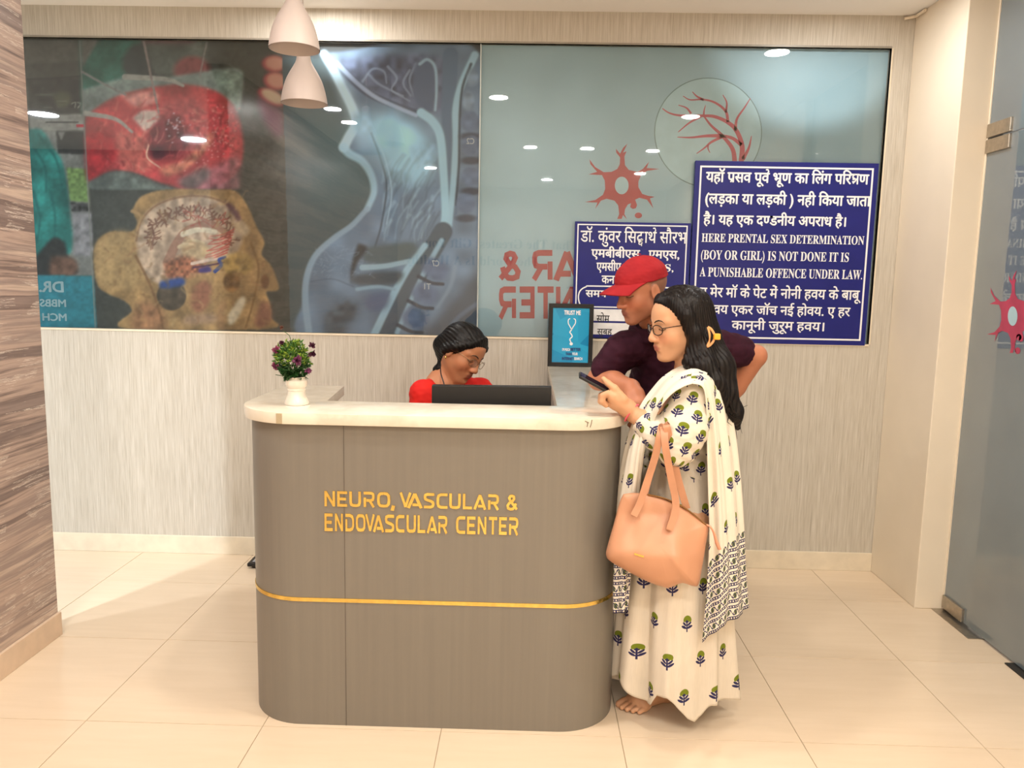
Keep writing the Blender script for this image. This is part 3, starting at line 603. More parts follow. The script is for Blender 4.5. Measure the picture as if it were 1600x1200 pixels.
# squared sign lettering drawn stroke by stroke (unit box, y up)
T_ = .175
GL = {'N': (.8, [[(.09, 0), (.09, 1)], [(.09, .96), (.71, .04)], [(.71, 0), (.71, 1)]]), 'E': (.7, [[(.09, 0), (.09, 1)], [(0, .91), (.7, .91)], [(0, .5), (.62, .5)], [(0, .09), (.7, .09)]]),
      'U': (.8, [[(.09, 1), (.09, .28), (.14, .14), (.27, .09), (.53, .09), (.66, .14), (.71, .28), (.71, 1)]]), 'R': (.8, [[(.0, .91), (.55, .91), (.68, .86), (.71, .76), (.71, .6), (.66, .48), (.53, .44), (.2, .44)], [(.09, 0), (.09, .62)], [(.44, .44), (.74, 0)]]),
      'O': (.88, [[(.44, .91), (.22, .89), (.11, .76), (.09, .5), (.11, .24), (.22, .11), (.44, .09), (.66, .11), (.77, .24), (.79, .5), (.77, .76), (.66, .89), (.44, .91)]]), 'V': (.84, [[(.06, 1), (.42, .06)], [(.78, 1), (.42, .06)]]),
      'A': (.86, [[(.06, 0), (.43, .94)], [(.8, 0), (.43, .94)], [(.3, .22), (.66, .22)]]), 'S': (.74, [[(.72, .91), (.25, .91), (.12, .86), (.09, .75), (.12, .6), (.25, .54), (.5, .47), (.62, .4), (.65, .27), (.61, .14), (.49, .09), (.02, .09)]]),
      'C': (.76, [[(.76, .91), (.3, .91), (.14, .84), (.09, .68), (.09, .32), (.14, .16), (.3, .09), (.76, .09)]]), 'L': (.68, [[(.09, 1), (.09, .0)], [(0, .09), (.68, .09)]]), 'D': (.84, [[(.0, .91), (.45, .91), (.66, .84), (.75, .66), (.75, .34), (.66, .16), (.45, .09), (.09, .09)], [(.09, 0), (.09, .7)]]),
      'T': (.74, [[(0, .91), (.74, .91)], [(.37, 0), (.37, .9)]]), ',': (.16, [[(.1, .14), (.03, -.2)]]),
      '&': (.78, [[(.78, .06), (.3, .58), (.2, .78), (.27, .9), (.4, .93), (.53, .88), (.56, .75), (.45, .6), (.2, .46), (.09, .3), (.13, .13), (.3, .07), (.48, .09), (.62, .22), (.7, .46)]])}
def glyph_poly_mesh(mb, ch, fn, thick=T_, depth=None):
    """fn maps (x,y) of the unit box to 3d; depth vector extrudes"""
    for si, st in enumerate(GL[ch][1]):
        zo = np.array([0, -.00025*si, 0])
        P = np.array(st, float); k = len(P); A = []; B = []
        for i in range(k):
            d0 = P[i]-P[i-1] if i else P[1]-P[0]; d1 = P[i+1]-P[i] if i < k-1 else d0
            if i == 0: d0 = d1
            d0 = d0/np.linalg.norm(d0); d1 = d1/np.linalg.norm(d1); n0 = np.array([-d0[1], d0[0]]); n1 = np.array([-d1[1], d1[0]]); n = n0+n1; n = n/np.linalg.norm(n); q = thick/2/max(.35, n@n0)
            A.append(P[i]+n*q); B.append(P[i]-n*q)
        gz = [np.array([0, -.00012*i, 0]) if ch == '&' else 0 for i in range(k)]
        L_ = [np.asarray(fn(p))+zo+g_ for p, g_ in zip(A, gz)]; R_ = [np.asarray(fn(p))+zo+g_ for p, g_ in zip(B, gz)]
        if depth is None: mb.add(L_+R_, [(i, i+1, k+i+1, k+i) for i in range(k-1)])
        else:
            D = np.asarray(depth); F = []
            for i in range(k-1):
                a, b, c, d = i, i+1, k+i+1, k+i; F += [(a, b, c, d), (d+2*k, c+2*k, b+2*k, a+2*k), (a, a+2*k, b+2*k, b), (d, c, c+2*k, d+2*k)]
            F += [(0, k, 3*k, 2*k), (k-1, 3*k-1, 4*k-1, 2*k-1)]
            mb.add(L_+R_+[p+D for p in L_]+[p+D for p in R_], F)
M_REDLET = plain('red film lettering', (166, 60, 68), .5, var=.03)
for ch, x0, x1, y0, y1 in (('&', 782, 813, 393, 438), ('R', 832, 863, 391, 437), ('A', 866, 906, 391, 438), ('R', 780, 806, 448, 497), ('E', 812, 835, 448, 497), ('T', 840, 865, 448, 498), ('N', 869, 897, 448, 498)):
    mb = MB(); w_ = GL[ch][0]; sk = (y1-y0)/900
    glyph_poly_mesh(mb, ch, lambda p: at(x1-(x1-x0)*p[0]/w_, y1-(y1-y0)*p[1], FY-.0012), .2)
    mb.obj('letter', M_REDLET, win)

# ------------------------------------------------------------------ lettering from outlines
_tc = {}
def text_geo(s):
    if s not in _tc:
        c = bpy.data.curves.new('t', 'FONT'); c.body = s; c.size = 1; c.resolution_u = 3; o = bpy.data.objects.new('t', c); COL.objects.link(o)
        bpy.context.view_layer.update(); me = bpy.data.meshes.new_from_object(o.evaluated_get(bpy.context.evaluated_depsgraph_get()))
        V = np.zeros(len(me.vertices)*3, np.float32); me.vertices.foreach_get('co', V); V = V.reshape(-1, 3)[:, :2].astype(float)
        F = [tuple(p.vertices) for p in me.polygons]
        bpy.data.meshes.remove(me); bpy.data.objects.remove(o); bpy.data.curves.remove(c); _tc[s] = (V, F)
    return _tc[s]
def advance(s): return text_geo(s+'|')[0][:, 0].max()-text_geo('|')[0][:, 0].max()
HD = text_geo('क')[0][:, 1].max()
def stroke2(P, w):
    P = np.array(P, float); k = len(P); V = []; 
    for i in range(k):
        t = P[min(i+1, k-1)]-P[max(i-1, 0)]; t = t/np.linalg.norm(t); n = np.array([-t[1], t[0]])*w/2; V += [P[i]+n, P[i]-n]
    return np.array(V), [(2*i, 2*i+1, 2*i+3, 2*i+2) for i in range(k-1)]
def layout(s):
    """line of text with a few hand-built conjuncts in braces, returns vertices, faces, width"""
    import re
    x = 0; Vs = []; Fs = []; n = 0
    def put(V, F):
        nonlocal n
        Vs.append(V); Fs.extend([tuple(i+n for i in f) for f in F]); n += len(V)
    for tok in re.findall(r'\{[^}]*\}|[^{]+', s):
        h = HD
        if tok[0] != '{':
            if tok.strip(): V, F = text_geo(tok); put(V+[x, 0], F)
            x += advance(tok); continue
        t = tok[1:-1]
        if t == 'क्ष':
            for P in ([(0, h), (.98*h, h)], [(.8*h, 0), (.8*h, h)], [(.46*h, h), (.22*h, .86*h), (.2*h, .68*h), (.46*h, .58*h), (.6*h, .42*h), (.46*h, .24*h), (.2*h, .26*h), (.34*h, .08*h)], [(.2*h, .5*h), (.8*h, .52*h)]): V, F = stroke2(P, .1*h); put(V+[x, 0], F)
            x += .99*h
        elif t == 'द्ध':
            V, F = text_geo('द'); put(V+[x, 0], F); V, F = text_geo('ध'); put(V*[.62, .62]+[x+.16*h, -.3*h], F); x += advance('द')+.12*h
        else:
            b, m = t[0], t[1]; V, F = text_geo(b); a = advance(b)
            if m == '-':
                F = [f for f in F if V[list(f), 0].mean() < a-.3*h]; put(V+[x, 0], F); x += a-.34*h; continue
            put(V+[x, 0], F)
            if m == '^': V, F = stroke2([(x+a-.18*h, .34*h), (x+a-.36*h, .2*h), (x+a-.5*h, .02*h)], .1*h)
            else: V, F = stroke2([(x+a-.22*h, h), (x+a-.1*h, 1.16*h), (x+a-.2*h, 1.36*h), (x+a-.42*h, 1.34*h)], .09*h)
            put(V, F); x += a
    return np.vstack(Vs), Fs, x
def print_line(name, s, parent, mat, Y, pxl, pxr, pyt, pyb, bold=.02, h=None, flip=False):
    """a printed line between two photo columns and two photo rows on the plane y = Y"""
    V, F, w = layout(s); x0, x1 = V[:, 0].min(), V[:, 0].max(); h = h or HD; cx = (pxl+pxr)/2
    X0, X1 = at(pxl, pyb, Y)[0], at(pxr, pyb, Y)[0]; zb, zt = at(cx, pyb, Y)[2], at(cx, pyt, Y)[2]
    u = (V[:, 0]-x0)/(x1-x0); u = 1-u if flip else u
    mb = MB(); sx = (X1-X0)/(x1-x0); sz = (zt-zb)/h
    for k, (dx, dz) in enumerate(((0, 0), (bold, 0), (-bold, 0), (0, bold*.7), (0, -bold*.7)) if bold else ((0, 0),)):
        mb.add(np.stack([X0+u*(X1-X0)+dx*sx, np.full(len(u), Y-.00012*k), zb+V[:, 1]*sz+dz*sz], 1), F)
    return link(name, make_mesh(name, mb.V, mb.F, mat), parent)
CAPH = text_geo('H')[0][:, 1].max()
def serif(s): return ''.join(chr(0x1D400+ord(c)-65) if 'A' <= c <= 'Z' else chr(0x1D41A+ord(c)-97) if 'a' <= c <= 'z' else c for c in s)
SERH = text_geo(serif('H'))[0][:, 1].max()
# mirrored words on the film, seen from the back of the print
M_PALEINK = plain('pale film lettering', (150, 176, 182), .5)
print_line('lettering', 'DR.', win, M_PALEINK, FY-.001, 62, 99, 440, 456, .035, CAPH, True)
print_line('lettering', 'MBBS', win, M_PALEINK, FY-.001, 63, 103, 468, 479, .03, CAPH, True)
print_line('lettering', 'MCH', win, M_PALEINK, FY-.001, 67, 104, 490, 501, .03, CAPH, True)
M_SCANINK = plain('scan caption', (176, 190, 200), .5)
for s_, a, b, c_, d in (('C2', 729, 741, 216, 225), ('C7', 675, 686, 407, 416), ('T1', 663, 673, 443, 452)): print_line('lettering', s_, win, M_SCANINK, FY-.001, a, b, c_, d, .015, CAPH, True)
# quotation on the wall behind the photographer: it shows mirrored in the glass
M_QUOTE = plain('dark grey wall lettering', (42, 44, 46), .6)
def quote(s, pxl, pxr, pyt, pyb):
    V, F, w = layout(serif(s)); x0, x1 = V[:, 0].min(), V[:, 0].max(); Yv = 7.39+.04
    X0, X1 = at(pxl, pyb, Yv)[0], at(pxr, pyb, Yv)[0]; zb, zt = at((pxl+pxr)/2, pyb, Yv)[2], at((pxl+pxr)/2, pyt, Yv)[2]
    u = 1-(V[:, 0]-x0)/(x1-x0)
    link('lettering', make_mesh('lettering', np.stack([X0+u*(X1-X0), np.full(len(u), -7.397), zb+V[:, 1]*(zt-zb)/SERH], 1), F, M_QUOTE), wall_front)
quote('That The Greatest Gift You', 664, 902, 374, 388)
quote('The World Is A Healthy', 634, 842, 400, 414)

# ------------------------------------------------------------------ sign boards
M_SIGN = plain('deep blue sign face', (28, 33, 114), .4, var=.03, spec=.3)
def board(name, label, x0, x1, z0, z1):
    e = empty(name, label, 'sign', ((x0+x1)/2, 0, z0))
    def P(n, mb, m, **k):
        o = mb.obj(n, m, **k); o.parent = e; o.matrix_parent_inverse = Matrix.Translation(e.location).inverted(); return o
    P('board', MB().box((x0, -.006, z0), (x1, .0155, z1)), M_SIGN, bevel=.001)
    return e, P
def inside(o, e): o.parent = e; o.matrix_parent_inverse = Matrix.Translation(e.location).inverted(); return o
def frame_line(x0, x1, z0, z1, w, Y=-.0072, r=0):
    mb = MB()
    for a, b in (((x0, z0), (x1, z0+w)), ((x0, z1-w), (x1, z1)), ((x0, z0+w), (x0+w, z1-w)), ((x1-w, z0+w), (x1, z1-w))): mb.box((a[0], Y, a[1]), (b[0], -.0055, b[1]))
    return mb
LY = -.0075
b1, P1 = board('sign_board', 'large blue warning sign with white Hindi and English text', .819, 1.729, 1.202, 2.112)
P1('border_line', frame_line(.819+.024, 1.729-.024, 1.202+.024, 2.112-.024, .0085), M_WHITEINK)
for s_, a, b, c_, d, bo in (("यहॉ {प^}सव पू{व~} {भ^}ूण का िलंग पिर{क्ष}ण", 1103, 1357, 271, 286, .03), ("(लड़का या लड़की ) नही िकया जाता", 1102, 1360, 305, 320, .03), ("है। यह एक द{ण-}डनीय अपराध है।", 1099, 1321, 338, 352, .03),
                  ("ए मेर मॉ के पेट में नोनी हवय के बाबू", 1093, 1345, 452, 466, .022), ("हवय एकर जॉच नई होवय. ए हर", 1104, 1328, 479, 492, .022), ("कानूनी जुरूम हवय।", 1143, 1287, 503, 516, .022)):
    inside(print_line('lettering', s_, None, M_WHITEINK, LY, a, b, c_, d, bo), b1)
for s_, a, b, c_, d in (('HERE PRENTAL SEX DETERMINATION', 1096, 1350, 367, 380), ('(BOY OR GIRL) IS NOT DONE IT IS', 1095, 1326, 393, 407), ('A PUNISHABLE OFFENCE UNDER LAW.', 1093, 1347, 420, 434)):
    inside(print_line('lettering', serif(s_), None, M_WHITEINK, LY, a, b, c_, d, .006, SERH), b1)
b2, P2 = board('sign_board', 'smaller blue name board in Hindi, partly hidden behind the man', .226, .813, 1.214, 1.803)
P2('border_line', frame_line(.226+.012, .813-.018, 1.37, 1.803-.012, .006), M_WHITEINK)
for s_, a, b, c_, d, bo in (("डॉ. कुंवर िस{द्ध}ा{थ~} सौरभ", 907, 1073, 362, 379, .012), ("एमबीबीएस , एमएस,", 924, 1061, 391, 403, .028), ("एमसीए", 932, 970, 411, 423, .028), ("कन", 940, 960, 431, 443, .024), ("समय -", 915, 957, 454, 464, .026)):
    inside(print_line('lettering', s_, None, M_WHITEINK, LY, a, b, c_, d, bo), b2)
inside(print_line('lettering', serif('VS,'), None, M_WHITEINK, LY, 1024, 1052, 413, 424, .01, SERH), b2)
mb = MB()
ink = lambda p, Y: at(p[0], p[1], Y)
ink_stroke(mb, [(920, 486), (910, 482), (904, 468), (906, 455), (916, 448), (930, 447), (1050, 450), (1058, 458)], 2, 2, LY, ink, 4)
P2('timing_outline', mb, M_WHITEINK)
M_GREYPANEL = plain('white label panel', (226, 226, 228), .4); M_INK = plain('black print', (26, 26, 34), .5)
for zt, zb in ((1.362, 1.302), (1.292, 1.232)): P2('label_panel', MB().box((.238, -.0072, zb), (.795, -.0055, zt)), M_GREYPANEL)
inside(print_line('lettering', "सोम", None, M_INK, -.008, 932, 952, 493, 504, .01), b2)
inside(print_line('lettering', "सुबह", None, M_INK, -.008, 933, 956, 514, 523, .01), b2)

# ------------------------------------------------------------------ glass door on the right
def at_x(px, py, X):
    d = CR*(px-800)/CAM_F - CU*(py-600)/CAM_F + CF
    return CAM_POS + d*((X-CAM_POS[0])/d[0])
DX = 1.985
def frost():
    t = NT('frosted door glass', Roughness=.35)
    g = t.noise(t.obj((1, 1, 1)), 2.0, 3)
    t.set('Base Color', t.ramp(g, [(.3, (112, 130, 142)), (.7, (128, 146, 156))]))
    t.b.inputs['Coat Weight'].default_value = 1; t.b.inputs['Coat Roughness'].default_value = .02; t.b.inputs['Coat IOR'].default_value = 1.9; t.b.inputs['Transmission Weight'].default_value = .25
    return t.m
M_FROST = frost()
door = link('door_1', None, None, 'frosted glass door with steel patch fittings', None, None, 'structure')
DZ = at_x(1560, 213, DX)[2]
MB().box((DX, -1.7, .012), (DX+.012, -.489, DZ-.003)).obj('pane', M_FROST, door, bevel=.001, label='frosted swinging glass leaf')
MB().box((DX, -1.7, DZ+.003), (DX+.012, -.489, CEIL)).obj('pane', M_FROST, door, label='frosted glass above the door leaf')
MB().box((DX-.004, -.492, .0), (DX+.02, -.485, CEIL)).obj('jamb_seal', M_PAINT, door)
for z0, z1 in ((DZ+.004, DZ+.062), (DZ-.062, DZ-.004)):
    MB().box((DX-.012, -.66, z0), (DX+.024, -.492, z1)).obj('patch_fitting', M_STEEL, door, bevel=.002, label='brushed steel clamp')
MB().box((DX-.012, -.66, .013), (DX+.024, -.495, .075)).obj('patch_fitting', M_STEEL, door, bevel=.002, label='brushed steel foot clamp')
MB().box((DX-.055, -.80, .0005), (DX+.05, -.489, .003)).obj('floor_spring_plate', M_STEEL, door, label='dark steel floor spring plate')
MB().box((DX-.03, -1.17, .0005), (DX+.02, -1.02, .006)).obj('floor_stop', plain('dark rubber', (40, 38, 36), .6), door)
# red cell drawing on the door film
def fdoor(p, Y):
    q = at_x(1583+(p[0]-440)*.21, 492+(p[1]-960)*.33, DX-.0012); return q
mb = MB(); ink_poly(mb, NEURON, 0, fdoor)
for a, b in ((1592, 527), (1590, 548)): ink_poly(mb, [tuple(v) for v in circ(440+(a-1583)/.21, 960+(b-492)/.33, 20, 16, 14)], 0, fdoor)
mb.obj('cell_drawing', plain('crimson ink', (178, 62, 92), .5), door)
mb = MB(); ink_poly(mb, circ(438, 966, 36, 46, 24), 0, lambda p, Y: fdoor(p, Y)-np.array([.001, 0, 0])); mb.obj('cell_nucleus', M_BLUEFILM2, door)

# ------------------------------------------------------------------ reception desk
DL, DR, DF, RB = -.94, .325, -1.597, .2
CTOP, CBOT = 1.07, 1.033
def arc(cx, cy, r, a0, a1, n=14): return [(cx+r*math.cos(a0+(a1-a0)*i/n), cy+r*math.sin(a0+(a1-a0)*i/n)) for i in range(n+1)]
def u_path(o):
    """outer outline of the desk, offset o outwards, from the left rear round the front to the wall on the right"""
    r = RB+o
    return [(DL-o, -.985)]+arc(DL+RB, DF+RB, r, math.pi, 1.5*math.pi)+arc(DR-RB, DF+RB, r, 1.5*math.pi, 2*math.pi)+[(DR+o, -.002)]
def ribbon(mb, o0, o1, z0, z1):
    A, B = u_path(o1), u_path(o0)
    mb.prism(A+B[::-1], z0, z1)
desk = empty('reception_desk', 'grey curved reception desk with a cream countertop and gold lettering', 'desk', ((DL+DR)/2, -1.2, 0))
def DP(n, mb, m, **k): return inside(mb.obj(n, m, **k), desk)
t = NT('taupe laminate', Roughness=.42)
g = t.noise(t.obj((50, 50, 1.2)), 1.0, 3, .6); t.set('Base Color', t.ramp(g, [(.3, (121, 115, 106)), (.7, (126, 120, 110))])); M_TAUPE = t.m
mb = MB(); ribbon(mb, -.03, 0, 0, CBOT); DP('body', mb, M_TAUPE, smooth=True)
t = NT('cream marble laminate', Roughness=.14)
v = t.noise(t.obj((1, 1, 1)), 3.0, 6, .6); t.set('Base Color', t.ramp(v, [(.3, (222, 212, 192)), (.48, (230, 222, 205)), (.56, (216, 206, 188)), (.7, (232, 225, 210))])); M_TOP = t.m
outer = [(DL-.024, -.975)]+arc(DL+RB, DF+RB, RB+.024, math.pi, 1.5*math.pi)+arc(DR-RB, DF+RB, RB+.024, 1.5*math.pi, 2*math.pi)+[(DR+.024, -.002)]
inner = [(.105, -.002), (.105, -1.36), (-.70, -1.36), (-.73, -.975)]
DP('countertop', MB().prism(outer+inner, CBOT, CTOP), M_TOP, smooth=True, bevel=.0016)
M_GOLD = plain('polished gold', (232, 200, 112), .22, metal=1.0, var=.06, vs=40)
mb = MB(); ribbon(mb, -.002, .0025, .436, .449); DP('gold_band', mb, M_GOLD, smooth=True, label='thin gold strip round the desk')
DP('panel_seam', MB().box((at(538, 800, DF)[0]-.0012, DF-.0008, 0), (at(538, 800, DF)[0]+.0012, DF+.004, CBOT)), plain('seam', (98, 90, 82), .6))
DP('work_surface', MB().box((DL+.031, -1.36, .72), (DR-.031, -1.02, .745)), M_TOP, bevel=.001)
DP('work_surface', MB().box((.12, -1.02, .72), (DR-.031, -.03, .745)), M_TOP, bevel=.001)
DP('inner_panel', MB().box((.105, -1.36, .745), (.123, -.02, CBOT)), M_TAUPE)
DP('inner_panel', MB().box((DL+.031, -1.378, .745), (.105, -1.36, CBOT)), M_TAUPE)
M_TAPE = plain('brown tape', (176, 160, 130), .5)
tp = at(436, 652, DF-.02)
DP('edge_joint', MB().box((tp[0]-.009, DF-.0225, CBOT+.001), (tp[0]+.009, DF+.012, CTOP-.003)), M_TAPE)
for (a, b, c_, d) in ((917, 655, 921, 670), (921, 657, 925, 669)):
    q = at(a, b, DF-.0255); s_ = at(c_, d, DF-.0255)
# worn gold-black scratches on the countertop edge
mk = MB()
for (xa, ya, xb, yb) in ((914, 658, 920, 661), (918, 661, 917, 667), (925, 656, 922, 668)):
    th0, th1 = (at(xa, ya, -1.59)[0], at(xb, yb, -1.59)[0])
    def on_edge(px, py):
        x = at(px, py, -1.6)[0]; cx, cy, r = DR-RB, DF+RB, RB+.0249
        y = cy-math.sqrt(max(r*r-(x-cx)**2, 0)) if x > cx else cy-r
        return np.array(at(px, py, y))
    mk.tube([on_edge(xa, ya), on_edge((xa+xb)/2+.5, (ya+yb)/2), on_edge(xb, yb)], .0012, 5)
DP('edge_scratch', mk, plain('scratched edge', (110, 96, 76), .6))
# gold letters, each one a piece of its own
def desk_word(word, xs, y0, y1, slope):
    """xs: left and right photo columns of each glyph"""
    for ch, (a, b) in zip(word, xs):
        w_ = GL[ch][0]; mb = MB(); sx = lambda p: a+(b-a)*p[0]/w_
        z0, z1 = at(a, y1+slope*(a-506), DF)[2], at(a, y0+slope*(a-506), DF)[2]; X0, X1 = at(a, y1, DF)[0], at(b, y1, DF)[0]
        th = .18
        glyph_poly_mesh(mb, ch, lambda p: (X0+(X1-X0)*p[0]/w_, DF-.0035, z0+(z1-z0)*p[1]), th, (0, .0033, 0)); DP('letter', mb, M_GOLD)
k1 = 490; s1 = 340/1600
cols1 = [(82, 160), (176, 249), (265, 350), (370, 450), (468, 565), (575, 597), (636, 718), (690, 800), (810, 890), (905, 985), (998, 1082), (1098, 1165), (1178, 1268), (1283, 1362), (1418, 1495)]
desk_word('NEURO,VASCULAR&', [(k1+a*s1, k1+b*s1) for a, b in cols1], 766.5, 790.5, .021)
cols2 = [(83, 143), (160, 218), (236, 300), (313, 383), (384, 450), (440, 518), (526, 595), (606, 668), (685, 753), (766, 822), (835, 908), (918, 983), (1048, 1115), (1128, 1190), (1207, 1270), (1288, 1348), (1363, 1420), (1437, 1503)]
desk_word('ENDOVASCULARCENTER', [(k1+a*s1, k1+b*s1) for a, b in cols2], 801.5, 829.0, .0215)

# ------------------------------------------------------------------ things on the desk
fr = empty('picture_frame', 'black framed blue poster with a white stethoscope on the counter', 'picture frame', (.21, -.1, CTOP))
def tilt(V):   # leans back a little
    V = np.asarray(V, float); return V
FX0, FX1, FZ0, FZ1, FYY = .101, .327, CTOP+.001, 1.389, -.1
mb = MB(); bw = .021
for a, b in (((FX0, FZ0), (FX1, FZ0+bw)), ((FX0, FZ1-bw), (FX1, FZ1)), ((FX0, FZ0+bw), (FX0+bw, FZ1-bw)), ((FX1-bw, FZ0+bw), (FX1, FZ1-bw))): mb.box((a[0], FYY, a[1]), (b[0], FYY+.018, b[1]))
inside(mb.obj('frame', M_BLACK, bevel=.001), fr)
t = NT('blue poster print', Roughness=.25)
tri = t.n('ShaderNodeTexVoronoi', {'Vector': t.obj((1, 1, 1)), 'Scale': 9}).outputs['Color']
sep = t.n('ShaderNodeSeparateColor', {0: tri}).outputs[0]
t.set('Base Color', t.ramp(sep, [(.2, (18, 132, 184)), (.8, (40, 162, 208))])); M_POSTER = t.m
inside(MB().box((FX0+bw, FYY+.006, FZ0+bw), (FX1-bw, FYY+.012, FZ1-bw)).obj('poster', M_POSTER), fr)
inside(MB().add([(FX0+.06, FYY+.018, CTOP+.001), (FX0+.16, FYY+.018, CTOP+.001), (FX0+.16, FYY+.08, CTOP+.001), (FX0+.06, FYY+.08, CTOP+.001), (FX0+.08, FYY+.018, CTOP+.2), (FX0+.14, FYY+.018, CTOP+.2)], [(0, 1, 2, 3), (0, 1, 5, 4), (2, 3, 4, 5), (1, 2, 5), (0, 4, 3)]).obj('easel_back', M_BLACK), fr)
M_NAVY = plain('navy print', (22, 42, 110), .4); PY = FYY+.005
k = lambda cx, cy: (850+cx/10, 465+cy/10)
for s_, m_, a, b, c_, d in (('TRUST ME', M_WHITEINK, 316, 572, 203, 268), ("I'M MUCH", M_WHITEINK, 286, 405, 792, 832), ('BETTER', M_NAVY, 416, 572, 788, 832), ('THAN', M_NAVY, 338, 432, 860, 900), ('YOUR', M_WHITEINK, 440, 525, 860, 900), ('INTERNET', M_NAVY, 282, 465, 932, 974), ('SEARCH', M_WHITEINK, 470, 598, 935, 974)):
    (pa, pc), (pb, pd) = k(a, c_), k(b, d); inside(print_line('lettering', s_, None, m_, PY, pa, pb, pc, pd, .05, CAPH), fr)
mb = MB(); kk = lambda p, Y: at(*k(*p), Y)
for P, a in (([(408, 328), (382, 345), (380, 400), (405, 450), (432, 500)], 14), ([(462, 328), (490, 345), (490, 400), (460, 450), (432, 500)], 14), ([(432, 500), (405, 540), (425, 570), (440, 610), (405, 650), (420, 700)], 18)): ink_stroke(mb, P, a, a, PY, kk)
ink_poly(mb, circ(425, 722, 26, 24, 18), PY, kk); inside(mb.obj('stethoscope_drawing', M_WHITEINK), fr)

# monitor seen from behind
mo = empty('computer_monitor', 'black computer monitor seen from behind on the reception desk', 'monitor', (-.13, -1.25, .745))
ma, mb_ = at(674, 605, -1.25), at(862, 601, -1.25); MX0, MX1, MZ = ma[0], mb_[0], (ma[2]+mb_[2])/2
m1 = MB().add([(MX0, -1.252, MZ-.27), (MX1, -1.252, MZ-.27), (MX1, -1.238, MZ+.0), (MX0, -1.238, MZ-.004), (MX0, -1.215, MZ-.275), (MX1, -1.215, MZ-.275), (MX1, -1.205, MZ), (MX0, -1.205, MZ-.004)], [(0, 1, 2, 3), (7, 6, 5, 4), (0, 4, 5, 1), (2, 6, 7, 3), (1, 5, 6, 2), (0, 3, 7, 4)])
inside(m1.obj('casing', M_BLACK, bevel=.003), mo)
inside(MB().box((MX0+.01, -1.213, MZ-.255), (MX1-.01, -1.2105, MZ-.012)).obj('screen', plain('dark screen', (14, 16, 22), .1)), mo)
inside(MB().box((-.155, -1.30, .75), (-.105, -1.26, MZ-.1)).box((-.155, -1.27, MZ-.16), (-.105, -1.25, MZ-.1)).obj('stand_neck', M_BLACK, bevel=.003), mo)
inside(MB().box((-.24, -1.34, .7455), (-.02, -1.13, .757)).obj('stand_base', M_BLACK, bevel=.003), mo)

# flower pot
fp = on_z(459, 634, CTOP); FPX, FPY = fp[0], fp[1]+.035
pot = empty('potted_flowers', 'small white pedestal pot of artificial purple flowers on the counter', 'potted plant', (FPX, FPY, CTOP))
inside(MB().lathe([(0, .001), (.041, .001), (.041, .008), (.035, .02), (.030, .034), (.0285, .046), (.030, .048), (.0305, .052), (.029, .055), (.034, .062), (.0365, .072), (.036, .082), (.0285, .088), (.031, .094), (.0255, .094), (.024, .086), (0, .084)], (FPX, FPY, CTOP), 32).obj('pot', plain('white ceramic', (224, 216, 202), .2, var=.02), smooth=True), pot)
def leaf(mb, p, d, L, W, up):
    d = d/np.linalg.norm(d); s_ = np.cross(d, up); s_ = s_/(np.linalg.norm(s_)+1e-6); n = np.cross(s_, d)
    mb.add([p, p+d*L*.45+s_*W+n*L*.08, p+d*L, p+d*L*.45-s_*W+n*L*.08, p+d*L*.5-n*L*.03], [(0, 1, 4), (1, 2, 4), (2, 3, 4), (3, 0, 4)])
fol = [MB(), MB(), MB()]; r = random.Random(21)
fc = np.array(at(457, 565, FPY)); base = np.array([FPX, FPY, CTOP+.088])
for i in range(520):
    a = r.uniform(0, 2*math.pi); u = r.uniform(-1, 1); rr = r.uniform(.25, 1)**.5; s_ = math.sqrt(1-u*u)
    p = fc+np.array([.057*rr*s_*math.cos(a), .054*rr*s_*math.sin(a), .072*rr*u])
    if u < -.2: p[:2] = fc[:2]+(p[:2]-fc[:2])*(1+.62*(u+.2))
    d = (p-fc)*np.array([1, 1, .7])+np.array([r.gauss(0, .02), r.gauss(0, .02), r.gauss(.012, .015)])
    for q in range(3): leaf(fol[0 if p[2] < fc[2]-.01 else r.choice((1, 1, 2))], p, d+np.array([r.gauss(0, .02), r.gauss(0, .02), r.gauss(0, .02)]), r.uniform(.012, .022), .0042, np.array([r.gauss(0, 1), r.gauss(0, 1), 1.5]))
for i in range(40):
    a = r.uniform(0, 2*math.pi); leaf(fol[0], base+np.array([.02*math.cos(a), .02*math.sin(a), r.uniform(0, .03)]), np.array([math.cos(a), math.sin(a), r.uniform(-.5, .6)]), .024, .008, np.array([0, 0, 1.]))
for i in range(9): leaf(fol[0], base+np.array([-.022, -.01, .005]), np.array([-1, r.gauss(0, .6), r.gauss(-.5, .4)]), .022, .007, np.array([0, -.5, 1.]))
for mbq, cc, nm in zip(fol, ((40, 78, 34), (70, 112, 46), (134, 158, 60)), ('dark_foliage', 'foliage', 'light_foliage')):
    inside(mbq.obj(nm, plain(nm, cc, .5, var=.25, vs=80), kind='stuff'), pot)
mb = MB()
for i in range(9): e = fc+np.array([r.gauss(0, .03), r.gauss(0, .03), r.gauss(.0, .03)]); mb.tube([base, (base+e)/2+np.array([r.gauss(0, .006), 0, 0]), e], .0014, 5)
top = np.array(at(443, 517, FPY)); mb.tube([fc+np.array([.0, 0, .06]), np.array(at(452, 524, FPY)), top], .0012, 5); inside(mb.obj('stems', plain('green stem', (62, 92, 42), .5)), pot)
M_PURP = [plain('purple petals', (112, 56, 92), .5, var=.2, vs=90), plain('dark plum petals', (76, 34, 56), .5, var=.2, vs=90), plain('pinkish petals', (136, 62, 96), .5, var=.2, vs=90), plain('brown petals', (106, 66, 56), .5, var=.2, vs=90)]
